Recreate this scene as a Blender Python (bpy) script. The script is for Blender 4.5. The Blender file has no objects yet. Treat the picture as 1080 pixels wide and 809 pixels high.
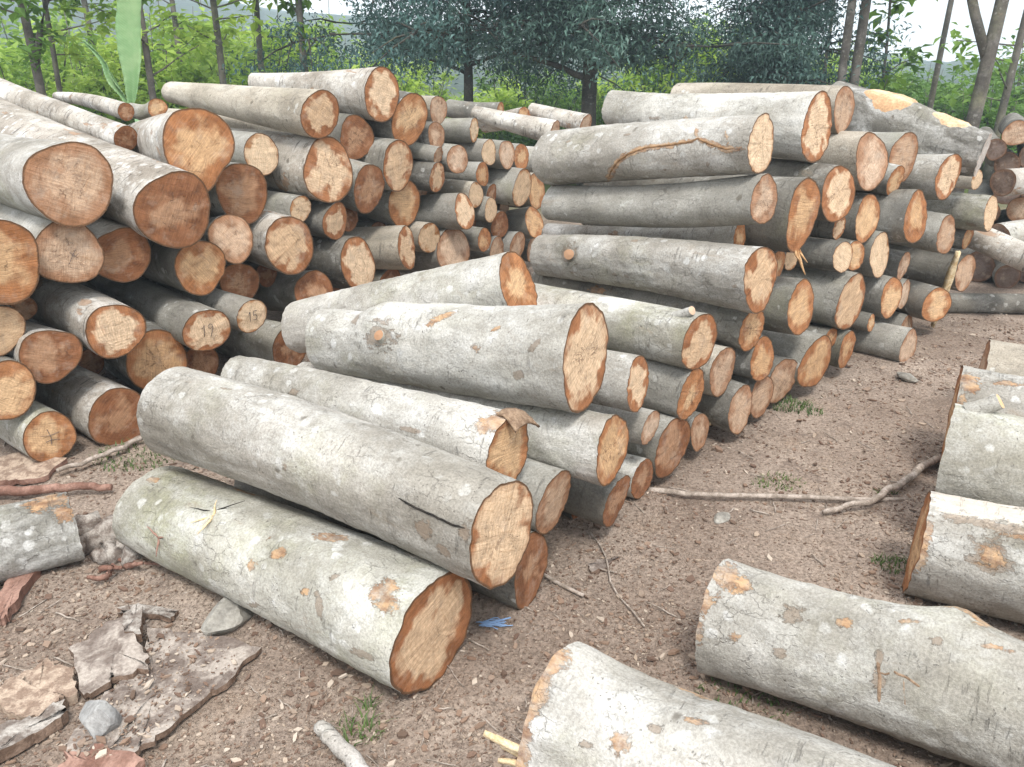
import bpy, bmesh, math, random
from mathutils import Vector, Matrix, noise, Euler
from math import sin, cos, pi, radians as rad, sqrt, atan2

scene = bpy.context.scene
C = scene.collection
CAM_H, CAM_F, CAM_P = 1.6, 848.0, rad(21.0)      # metres, focal length in photo pixels, downward pitch

# ------------------------------------------------------------------ placing
def ray(u, v):
    a, b = (u-540.0)/CAM_F, (404.5-v)/CAM_F
    return Vector((a, cos(CAM_P)+b*sin(CAM_P), -sin(CAM_P)+b*cos(CAM_P)))
def at(u, v, z=0.0):
    d = ray(u, v); t = (z-CAM_H)/d.z
    return Vector((d.x*t, d.y*t, z))
def far(u, dist, z=0.0):                          # a point at distance y on the bearing of column u
    d = ray(u, 79)
    return Vector((d.x/d.y*dist, dist, z))

# ------------------------------------------------------------------ objects
def mesh_obj(name, verts, faces, mat, parent=None, smooth=True, loc=None):
    me = bpy.data.meshes.new(name)
    me.from_pydata(verts, [], faces); me.update()
    if smooth: me.polygons.foreach_set('use_smooth', [True]*len(me.polygons))
    if mat: me.materials.append(mat)
    o = bpy.data.objects.new(name, me); C.objects.link(o)
    if parent is not None: o.parent = parent
    if loc is not None: o.location = loc
    return o
def tag(o, label=None, cat=None, group=None, kind=None):
    if label: o['label'] = label
    if cat: o['category'] = cat
    if group: o['group'] = group
    if kind: o['kind'] = kind
    return o
def empty(name, loc, label, cat, group=None):
    o = bpy.data.objects.new(name, None); C.objects.link(o)
    o.empty_display_size = .1
    o.location = loc
    return tag(o, label, cat, group)
def dup(root, loc, rz, scale, label=None):
    r = root.copy(); C.objects.link(r); r.location = loc; r.rotation_euler = (0, 0, rz); r.scale = (scale,)*3
    if label: r['label'] = label
    for ch in list(root.children):
        c = ch.copy(); C.objects.link(c); c.parent = r
        for g in ch.children:
            d = g.copy(); C.objects.link(d); d.parent = c
    return r

# ------------------------------------------------------------------ materials
class NT:
    def __init__(s, name):
        s.m = bpy.data.materials.new(name); s.m.use_nodes = True
        s.t = s.m.node_tree; s.t.nodes.clear()
        s.out = s.n('ShaderNodeOutputMaterial'); s.p = s.n('ShaderNodeBsdfPrincipled')
        s.l(s.p.outputs[0], s.out.inputs[0])
        s.p.inputs['Roughness'].default_value = .85
        s.p.inputs['Specular IOR Level'].default_value = .25
    def n(s, k, **kw):
        x = s.t.nodes.new(k)
        for a, b in kw.items(): setattr(x, a, b)
        return x
    def l(s, a, b): s.t.links.new(a, b)
    def val(s, sock, v):
        if hasattr(v, 'node'): s.l(v, sock)
        elif isinstance(v, (tuple, list)) and len(v) == 3 and sock.type == 'RGBA': sock.default_value = (*v, 1)
        else: sock.default_value = v
    def math(s, op, a, b=0.0, clamp=False):
        x = s.n('ShaderNodeMath', operation=op, use_clamp=clamp); s.val(x.inputs[0], a); s.val(x.inputs[1], b); return x.outputs[0]
    def vmath(s, op, a, b):
        x = s.n('ShaderNodeVectorMath', operation=op); s.val(x.inputs[0], a); s.val(x.inputs[1], b); return x.outputs[0]
    def noise(s, vec, scale, detail=4, rough=.55, dist=0.0, color=False):
        x = s.n('ShaderNodeTexNoise'); s.l(vec, x.inputs['Vector'])
        x.inputs['Scale'].default_value = scale; x.inputs['Detail'].default_value = detail
        x.inputs['Roughness'].default_value = rough; x.inputs['Distortion'].default_value = dist
        return x.outputs['Color' if color else 'Fac']
    def voro(s, vec, scale, feature='F1', out='Distance', rnd=1.0):
        x = s.n('ShaderNodeTexVoronoi', feature=feature); s.l(vec, x.inputs['Vector'])
        x.inputs['Scale'].default_value = scale; x.inputs['Randomness'].default_value = rnd
        return x.outputs[out]
    def step(s, v, lo, hi, a=0.0, b=1.0):
        x = s.n('ShaderNodeMapRange'); x.interpolation_type = 'SMOOTHSTEP'
        s.val(x.inputs[0], v)
        x.inputs[1].default_value = lo; x.inputs[2].default_value = hi; x.inputs[3].default_value = a; x.inputs[4].default_value = b
        return x.outputs[0]
    def mix(s, f, a, b, mode='MIX'):
        x = s.n('ShaderNodeMix', data_type='RGBA', blend_type=mode); x.clamp_factor = True
        s.val(x.inputs[0], f); s.val(x.inputs[6], a); s.val(x.inputs[7], b); return x.outputs[2]
    def objvec(s, k=60.0):
        tc = s.n('ShaderNodeTexCoord'); oi = s.n('ShaderNodeObjectInfo')
        off = s.n('ShaderNodeCombineXYZ')
        for i, q in enumerate((1.0, 1.7, .6)): s.l(s.math('MULTIPLY', oi.outputs['Random'], k*q), off.inputs[i])
        return s.vmath('ADD', tc.outputs['Object'], off.outputs[0]), oi.outputs['Random'], tc
    def scaled(s, vec, sc):
        return s.vmath('MULTIPLY', vec, sc)
    def bump(s, h, strength=.5, dist=.01):
        b = s.n('ShaderNodeBump'); b.inputs['Strength'].default_value = strength; b.inputs['Distance'].default_value = dist
        s.l(h, b.inputs['Height']); s.l(b.outputs[0], s.p.inputs['Normal'])
    def color(s, c): s.val(s.p.inputs['Base Color'], c)

def bark_mat(name, c1, c2, lichen=.5, fleck=.5, green=.0, scrape=.3, white=(.56, .56, .54)):
    s = NT(name); v, r, tc = s.objvec()
    base = s.mix(s.step(s.noise(v, 3.2, 5, .6), .35, .65), c1, c2)
    # value shifts from log to log
    base = s.mix(1.0, base, s.mix(r, (.80, .775, .74), (1.12, 1.12, 1.10)), 'MULTIPLY')
    # green algae film
    if green > 0:
        g = s.math('MULTIPLY', s.step(s.noise(v, 2.3, 6, .65), .55-.25*green, .78-.25*green), s.step(s.noise(v, 30, 4, .7), .25, .6, .35, 1.0))
        base = s.mix(s.math('MULTIPLY', g, min(.8, .22+green*.42)), base, (.27, .28, .145))
    # pale crustose lichen: big soft blotches, small round spots
    lz = s.step(s.noise(s.scaled(v, (1, .6, 1)), 7, 9, .72, .3), .58-.16*lichen, .72-.10*lichen)
    base = s.mix(s.math('MULTIPLY', lz, .24+.32*lichen), base, white)
    base = s.mix(1.0, base, s.mix(s.step(s.noise(s.scaled(v, (1.6, .35, 1.6)), 5, 5, .6), .35, .65), (.86, .85, .83), (1.08, 1.08, 1.08)), 'MULTIPLY')
    w = s.vmath('ADD', v, s.scaled(s.noise(v, 30, 3, .6, color=True), (.035,)*3))
    spots = s.math('MULTIPLY', s.step(s.voro(w, 17), .33, .22), s.step(s.noise(v, 5, 3), .56-.1*lichen, .66-.1*lichen))
    base = s.mix(s.math('MULTIPLY', spots, .6), base, tuple(q*1.0 for q in white))
    # grainy speckle
    fine = s.noise(v, 140, 3, .7)
    base = s.mix(1.0, base, s.mix(s.step(fine, .3, .7), (.78, .775, .765), (1.15, 1.15, 1.15)), 'MULTIPLY')
    mid = s.noise(v, 45, 6, .75)
    base = s.mix(s.step(mid, .53, .70, 0, .42), base, (.19, .175, .15))
    base = s.mix(s.step(s.noise(s.scaled(v, (1, .7, 1)), 13, 6, .7, .4), .54, .66, 0, .38), base, (.21, .195, .165))
    base = s.mix(1.0, base, s.mix(s.step(s.noise(s.scaled(v, (1, .7, 1)), 2.4, 4, .6), .34, .66), (.78, .765, .73), (1.15, 1.155, 1.16)), 'MULTIPLY')
    sf = s.noise(s.scaled(v, (1, .5, 1)), 6.5, 7, .72, .6)
    base = s.mix(s.step(sf, .60, .72, 0, .42), base, (.25, .185, .125))
    # lenticels / black flecks run round the stem
    fl = s.noise(s.scaled(v, (9, 62, 9)), 1.0, 4, .6, .4)
    fm = s.math('MULTIPLY', s.step(fl, .575, .66), s.step(s.noise(v, 6, 4), .58-.28*fleck, .70-.2*fleck))
    base = s.mix(s.math('MULTIPLY', fm, .25+.38*fleck), base, (.055, .048, .042))
    # little dark scars
    ds = s.math('MULTIPLY', s.step(s.voro(s.scaled(w, (1, 1.4, 1)), 9), .17, .08), s.step(s.noise(v, 4.3, 2), .54, .58))
    base = s.mix(s.math('MULTIPLY', ds, .7), base, (.10, .085, .065))
    # crisp pores, short fissures
    po = s.math('MULTIPLY', s.step(s.voro(s.scaled(w, (1, 1.5, 1)), 52), .20, .12), s.step(s.noise(v, 9, 4, .65), .50, .60))
    base = s.mix(s.math('MULTIPLY', po, .6), base, (.11, .10, .085))
    fz = s.voro(s.scaled(w, (1, .45, 1)), 26, 'DISTANCE_TO_EDGE'); fzm = s.math('MULTIPLY', s.step(fz, .035, .008), s.step(s.noise(v, 5.5, 5, .65), .50, .62))
    base = s.mix(s.math('MULTIPLY', fzm, .30), base, (.12, .105, .09))
    # orange-brown scrapes where the bark is rubbed off
    sc = s.noise(s.scaled(v, (7, 3.4, 7)), 1.0, 6, .62, .8)
    sm = s.step(sc, .735-.15*scrape, .775-.15*scrape)
    base = s.mix(s.math('MULTIPLY', sm, .8), base, s.mix(s.noise(v, 35, 3), (.24, .135, .075), (.44, .31, .215)))
    # marks worn or cut into this log at their own places (mesh attributes), ragged edges
    rn = s.math('ADD', s.math('MULTIPLY', s.math('SUBTRACT', s.noise(s.scaled(v, (1, .55, 1)), 22, 7, .72, .5), .5), 2.1), s.math('MULTIPLY', s.math('SUBTRACT', s.noise(v, 90, 3, .7), .5), .7)); am = {}
    for nm in ('scar', 'stain', 'peel'):
        a_ = s.n('ShaderNodeAttribute', attribute_name=nm); am[nm] = s.step(s.math('ADD', a_.outputs['Fac'], rn), .48, .66)
        am[nm] = s.math('MULTIPLY', am[nm], s.step(a_.outputs['Fac'], .10, .40))
    stn = s.noise(s.scaled(v, (1, .4, 1)), 40, 4, .65)
    base = s.mix(s.math('MULTIPLY', am['peel'], .9), base, s.mix(stn, (.44, .38, .31), (.68, .63, .56)))
    base = s.mix(s.math('MULTIPLY', am['stain'], .62), base, s.mix(stn, (.13, .09, .06), (.30, .225, .16)))
    base = s.mix(s.math('MULTIPLY', am['scar'], s.step(s.noise(v, 18, 5, .7), .30, .62, .35, .9)), base, s.mix(s.step(stn, .3, .7), (.20, .10, .05), (.50, .32, .175)))
    s.color(base)
    h = s.math('ADD', s.math('MULTIPLY', mid, .6), s.math('MULTIPLY', fine, .25))
    h = s.math('ADD', h, s.math('MULTIPLY', lz, .25)); h = s.math('SUBTRACT', h, s.math('MULTIPLY', s.math('ADD', fm, s.math('ADD', po, fzm)), .45)); h = s.math('SUBTRACT', h, s.math('MULTIPLY', s.math('ADD', sm, s.math('ADD', am['scar'], am['stain'])), .5))
    s.bump(h, .75, .012)
    return s.m

def end_mat(name, inner, outer, size, soft=.06, dirt=.3, rimc=(.115, .06, .03)):
    """sawn log end: uneven pale heart, oxidised outer wood, saw marks, splits, thin bark rim (uv = disc, radius 1)"""
    s = NT(name); tc = s.n('ShaderNodeTexCoord'); oi = s.n('ShaderNodeObjectInfo'); r = oi.outputs['Random']
    uv = tc.outputs['UV']
    off = s.n('ShaderNodeCombineXYZ')
    s.l(s.math('MULTIPLY', r, 91.0), off.inputs[0]); s.l(s.math('MULTIPLY', r, 37.0), off.inputs[1]); s.l(s.math('MULTIPLY', r, 53.0), off.inputs[2])
    ln = s.n('ShaderNodeVectorMath', operation='LENGTH'); s.l(uv, ln.inputs[0]); rd = ln.outputs['Value']
    rot = s.n('ShaderNodeVectorRotate', rotation_type='Z_AXIS'); s.l(uv, rot.inputs['Vector']); s.l(s.math('MULTIPLY', r, 40.0), rot.inputs['Angle'])
    ru = s.vmath('ADD', rot.outputs[0], off.outputs[0]); v = s.vmath('ADD', uv, off.outputs[0])
    big = s.noise(v, 1.5, 2, .5); n2 = s.noise(v, 3.6, 6, .62)
    fib = s.noise(s.scaled(ru, (9, 1.1, 1)), 1.0, 5, .65, .4)
    edge = s.math('ADD', rd, s.math('MULTIPLY', s.math('SUBTRACT', big, .5), 1.7))
    edge = s.math('ADD', edge, s.math('MULTIPLY', s.math('SUBTRACT', n2, .5), .40))
    edge = s.math('ADD', edge, s.math('MULTIPLY', s.math('SUBTRACT', fib, .5), .24))
    edge = s.math('ADD', edge, s.math('MULTIPLY', s.math('SUBTRACT', s.math('FRACT', s.math('MULTIPLY', r, 13.7)), .5), .30))
    m = s.step(edge, size-soft, size+soft, 1, 0)
    ic = s.mix(s.step(n2, .3, .7), inner, tuple(x*.80 for x in inner))
    oc = s.mix(s.step(s.noise(v, 2.2, 5, .6), .35, .68), outer, tuple(x*y for x, y in zip(outer, (.60, .55, .5))))
    base = s.mix(m, oc, ic)
    base = s.mix(1.0, base, s.mix(s.math('FRACT', s.math('MULTIPLY', r, 3.3)), (.84, .78, .72), (1.12, 1.13, 1.14)), 'MULTIPLY')
    # annual rings, faint and off-centre
    wv = s.n('ShaderNodeTexWave', wave_type='RINGS', rings_direction='SPHERICAL'); wv.inputs['Scale'].default_value = 3.2
    wv.inputs['Distortion'].default_value = 3.0; wv.inputs['Detail'].default_value = 4; wv.inputs['Detail Scale'].default_value = 1.6
    s.l(s.vmath('ADD', uv, (.12, -.08, .0)), wv.inputs['Vector'])
    base = s.mix(s.math('MULTIPLY', wv.outputs['Fac'], .20), base, (.32, .165, .08))
    # torn fibre streaks and saw lines
    base = s.mix(s.step(fib, .56, .72, 0, .38), base, s.mix(m, (.20, .085, .035), (.40, .22, .10)))
    saw = s.noise(s.scaled(ru, (2.0, 34, 1)), 1.0, 3, .6, .25)
    base = s.mix(1.0, base, s.mix(s.step(saw, .32, .68), (.82, .80, .78), (1.12, 1.12, 1.12)), 'MULTIPLY')
    grain = s.noise(v, 60, 3, .7)
    base = s.mix(1.0, base, s.mix(s.step(grain, .3, .7), (.82, .80, .78), (1.12, 1.12, 1.12)), 'MULTIPLY')
    # drying splits from the pith
    cr = s.voro(s.vmath('ADD', s.scaled(v, (1.6, 1.6, 1)), s.scaled(s.noise(v, 5, 3, color=True), (.25,)*3)), 1.0, 'DISTANCE_TO_EDGE')
    crm = s.math('MULTIPLY', s.step(cr, .012, .004), s.math('MULTIPLY', s.step(rd, .75, .5), s.step(n2, .50, .58)))
    base = s.mix(s.math('MULTIPLY', crm, s.step(s.math('FRACT', s.math('MULTIPLY', r, 7.3)), .60, .68, .0, .5)), base, (.09, .045, .025))
    # a few splits running out from the pith
    un = s.n('ShaderNodeVectorMath', operation='NORMALIZE'); s.l(s.vmath('ADD', s.vmath('ADD', uv, (.07, -.05, 0)), s.scaled(s.vmath('SUBTRACT', s.noise(v, 4, 3, color=True), (.5, .5, .5)), (.22,)*3)), un.inputs[0])
    rc = s.math('ABSOLUTE', s.math('SUBTRACT', s.noise(s.vmath('ADD', un.outputs[0], off.outputs[0]), 1.7, 2, .6), .5))
    rlen = s.math('MULTIPLY', s.step(rd, .80, .35), s.step(rd, .03, .10)); rw = s.math('MULTIPLY', s.math('DIVIDE', .007, s.math('ADD', rd, .12)), 1.0)
    rcm = s.math('MULTIPLY', s.math('MULTIPLY', s.math('LESS_THAN', rc, rw), rlen), s.math('MULTIPLY', s.step(n2, .40, .52), s.step(s.math('FRACT', s.math('MULTIPLY', r, 5.1)), .72, .78)))
    base = s.mix(s.math('MULTIPLY', rcm, .6), base, (.10, .05, .028))
    # weather-greyed areas
    base = s.mix(s.math('MULTIPLY', s.step(s.noise(v, 1.9, 6, .65), .52, .70), dirt*1.1), base, (.42, .34, .27))
    # grime and bark rim
    base = s.mix(s.step(s.noise(v, 4.4, 7, .7), .52, .72, 0, dirt), base, (.12, .085, .065))
    re = s.math('ADD', rd, s.math('MULTIPLY', s.math('SUBTRACT', s.noise(v, 7, 4), .5), .055))
    base = s.mix(s.step(re, .72, .95, 0, .25), base, (.30, .125, .05))
    base = s.mix(s.step(re, .935, .975), base, rimc)
    s.color(base)
    h = s.math('ADD', s.math('MULTIPLY', saw, .5), s.math('MULTIPLY', fib, .8)); h = s.math('ADD', h, s.math('MULTIPLY', grain, .25)); h = s.math('SUBTRACT', h, crm)
    s.bump(h, .8, .008)
    return s.m

def wood_mat(name, c1, c2, scale=20, stretch=(1, 1, 1), bump=.6, contrast=(.40, .62)):
    s = NT(name); v, r, tc = s.objvec()
    v2 = s.scaled(v, stretch)
    n = s.noise(v2, scale, 6, .65, .3)
    b = s.mix(s.step(n, *contrast), c1, c2)
    f = s.noise(v, scale*7, 3, .7)
    b = s.mix(1.0, b, s.mix(s.step(f, .3, .7), (.78, .77, .76), (1.15, 1.15, 1.15)), 'MULTIPLY')
    s.color(b); s.bump(s.math('ADD', n, s.math('MULTIPLY', f, .4)), bump, .01)
    return s.m

def leaf_mat(name, dark, light, trans=.35):
    s = NT(name)
    g = s.n('ShaderNodeNewGeometry'); oi = s.n('ShaderNodeObjectInfo')
    at_ = s.n('ShaderNodeAttribute', attribute_name='clump')
    f = s.math('ADD', s.math('MULTIPLY', g.outputs['Random Per Island'], .40), s.math('MULTIPLY', at_.outputs['Fac'], .60))
    c = s.mix(f, dark, light)
    c = s.mix(1.0, c, s.mix(oi.outputs['Random'], (.85, .9, .9), (1.15, 1.08, .95)), 'MULTIPLY')
    s.color(c); s.p.inputs['Roughness'].default_value = .5; s.p.inputs['Specular IOR Level'].default_value = .35
    tr = s.n('ShaderNodeBsdfTranslucent'); s.l(c, tr.inputs[0])
    mx = s.n('ShaderNodeMixShader'); mx.inputs[0].default_value = trans
    s.l(s.p.outputs[0], mx.inputs[1]); s.l(tr.outputs[0], mx.inputs[2]); s.l(mx.outputs[0], s.out.inputs[0])
    return s.m

BARK = {
 'p': bark_mat('pale_lichen_bark', (.338, .328, .308), (.478, .468, .448), .80, .30, .24, .12, (.565, .565, .555)),
 'w': bark_mat('white_flecked_bark', (.335, .305, .275), (.545, .52, .49), .85, 1.0, .0, .80, (.69, .685, .675)),
 'g': bark_mat('smooth_grey_bark', (.24, .235, .218), (.345, .34, .32), .30, .35, .10, .12),
 'm': bark_mat('mossy_bark', (.315, .308, .278), (.452, .444, .41), .80, .25, .48, .14, (.59, .59, .575)),
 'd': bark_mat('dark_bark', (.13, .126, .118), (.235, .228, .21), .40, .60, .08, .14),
 't': bark_mat('tan_bark', (.32, .29, .25), (.44, .405, .355), .25, .40, .05, .30),
 'k': bark_mat('dark_lichen_bark', (.14, .135, .125), (.25, .245, .225), 1.0, .45, .05, .10, (.57, .57, .56)),
}
END = {
 'P': end_mat('pale_heart_end', (.76, .58, .40), (.41, .185, .085), .78, .12),
 'C': end_mat('cream_end', (.75, .58, .40), (.48, .255, .12), .98, .16, .2),
 'O': end_mat('orange_end', (.69, .475, .28), (.46, .215, .095), .62, .24, .25),
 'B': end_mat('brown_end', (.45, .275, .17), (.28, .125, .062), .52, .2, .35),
 'T': end_mat('tan_end', (.62, .47, .35), (.44, .27, .175), .68, .25, .40),
 'W': end_mat('weathered_white_end', (.58, .55, .52), (.46, .43, .40), .8, .2, .3, (.5, .48, .45)),
}
M_SCAR = wood_mat('rubbed_inner_bark', (.30, .15, .06), (.50, .32, .17), 30)
M_SCARB = wood_mat('brown_scar', (.17, .11, .07), (.30, .21, .14), 30)
M_SCARW = wood_mat('peeled_pale_wood', (.46, .40, .32), (.62, .56, .47), 14, (1, .25, 1))
M_VINE = wood_mat('dry_vine', (.17, .095, .045), (.30, .18, .095), 40)
M_CRACK = wood_mat('dark_crack', (.012, .010, .009), (.03, .025, .02), 40)
M_PENCIL = wood_mat('pencil_mark', (.10, .085, .085), (.17, .14, .13), 60)
M_SPLINT = wood_mat('fresh_splinter', (.55, .40, .22), (.72, .60, .40), 25, (1, .3, 1))
M_STICK = wood_mat('dry_stick', (.24, .20, .165), (.44, .38, .33), 30)
M_WSTICK = bark_mat('white_stick_bark', (.45, .43, .42), (.60, .58, .57), .6, .9, 0, .1)
M_SLAB = wood_mat('bark_slab_face', (.15, .118, .10), (.37, .325, .285), 13, bump=1.0)
M_SLABE = wood_mat('bark_slab_edge', (.13, .085, .06), (.25, .175, .13), 25)
M_PINK = wood_mat('reddish_dry_wood', (.18, .095, .07), (.34, .21, .165), 14, (1, .2, 1))
M_CHUNK = wood_mat('orange_wood_chunk', (.22, .155, .115), (.42, .33, .255), 26)
M_ROOT = wood_mat('grey_root', (.16, .13, .11), (.40, .37, .335), 22, bump=1.0)
M_STONE = wood_mat('stone', (.19, .18, .16), (.32, .305, .27), 9, bump=.7)
M_BSTONE = wood_mat('bluish_stone', (.19, .19, .19), (.30, .298, .29), 9, bump=.7)
M_TRUNK = bark_mat('tree_trunk_bark', (.085, .08, .075), (.16, .15, .14), .3, .4, .25, .0, (.30, .30, .28))
M_DTRUNK = bark_mat('dark_tree_trunk_bark', (.045, .045, .042), (.09, .088, .08), .2, .4, .2, .0, (.16, .17, .16))
M_DLEAF = leaf_mat('dark_evergreen_leaf', (.016, .048, .052), (.125, .225, .20), .15)
M_YLEAF = leaf_mat('young_green_leaf', (.14, .27, .035), (.48, .64, .13), .5)
M_GLEAF = leaf_mat('mid_green_leaf', (.05, .13, .022), (.20, .35, .06), .45)
M_BLEAF = leaf_mat('banana_leaf', (.24, .40, .20), (.31, .48, .26), .2)
s = NT('banana_blade'); tc = s.n('ShaderNodeTexCoord'); sx = s.n('ShaderNodeSeparateXYZ'); s.l(tc.outputs['Object'], sx.inputs[0])
bx = s.math('ABSOLUTE', s.math('SUBTRACT', sx.outputs[0], s.math('MULTIPLY', s.math('SUBTRACT', sx.outputs[2], 1.3), .135)))
ph = s.math('SINE', s.math('MULTIPLY', s.math('SUBTRACT', sx.outputs[2], s.math('MULTIPLY', bx, .8)), 300.0))
cc = s.mix(s.step(ph, .2, 1), (.25, .42, .195), (.225, .39, .175)); cc = s.mix(s.step(s.noise(tc.outputs['Object'], 5, 5, .65), .4, .7, 0, .6), cc, (.36, .50, .26))
s.color(cc); s.p.inputs['Roughness'].default_value = .45; s.bump(ph, .15, .006)
tr = s.n('ShaderNodeBsdfTranslucent'); s.l(cc, tr.inputs[0]); mx_ = s.n('ShaderNodeMixShader'); mx_.inputs[0].default_value = .3
s.l(s.p.outputs[0], mx_.inputs[1]); s.l(tr.outputs[0], mx_.inputs[2]); s.l(mx_.outputs[0], s.out.inputs[0]); M_BLADE = s.m
M_DBLEAF = leaf_mat('banana_vein', (.13, .25, .10), (.18, .32, .14), .35)
M_GRASS = leaf_mat('grass_blade', (.07, .12, .03), (.22, .30, .10), .3)
s = NT('blue_plastic'); s.color((.22, .34, .54)); s.p.inputs['Roughness'].default_value = .35; M_BLUE = s.m

# ------------------------------------------------------------------ geometry helpers
def tube(path, radii, seg=10, cap=True):
    """tube along a polyline; returns verts, faces"""
    V, Fc = [], []
    n = len(path); up0 = Vector((0, 0, 1))
    for i, p in enumerate(path):
        d = (path[min(i+1, n-1)]-path[max(i-1, 0)]).normalized()
        up = up0 if abs(d.z) < .9 else Vector((1, 0, 0))
        a = d.cross(up).normalized(); b = a.cross(d).normalized()
        for k in range(seg):
            t = 2*pi*k/seg
            V.append(p+(a*cos(t)+b*sin(t))*radii[i])
    for i in range(n-1):
        for k in range(seg):
            k2 = (k+1) % seg
            Fc.append((i*seg+k, (i+1)*seg+k, (i+1)*seg+k2, i*seg+k2))
    if cap:
        V.append(path[0]); V.append(path[-1]); a, b = len(V)-2, len(V)-1
        for k in range(seg):
            k2 = (k+1) % seg
            Fc.append((a, k, k2)); Fc.append((b, (n-1)*seg+k2, (n-1)*seg+k))
    return V, Fc
def add(A, B):
    n = len(A[0]); A[0].extend(B[0]); A[1].extend([tuple(i+n for i in f) for f in B[1]])
def wobble_path(a, b, n, amp, seed, sag=0):
    out = []
    d = b-a
    for i in range(n):
        t = i/(n-1)
        w = noise.noise_vector(Vector((t*3.1+seed, seed*1.7, 0)))*amp
        out.append(a+d*t+Vector((w.x, w.y, w.z*.4))*min(1, 4*t*(1-t)+.25)+Vector((0, 0, -sag*4*t*(1-t))))
    return out

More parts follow.
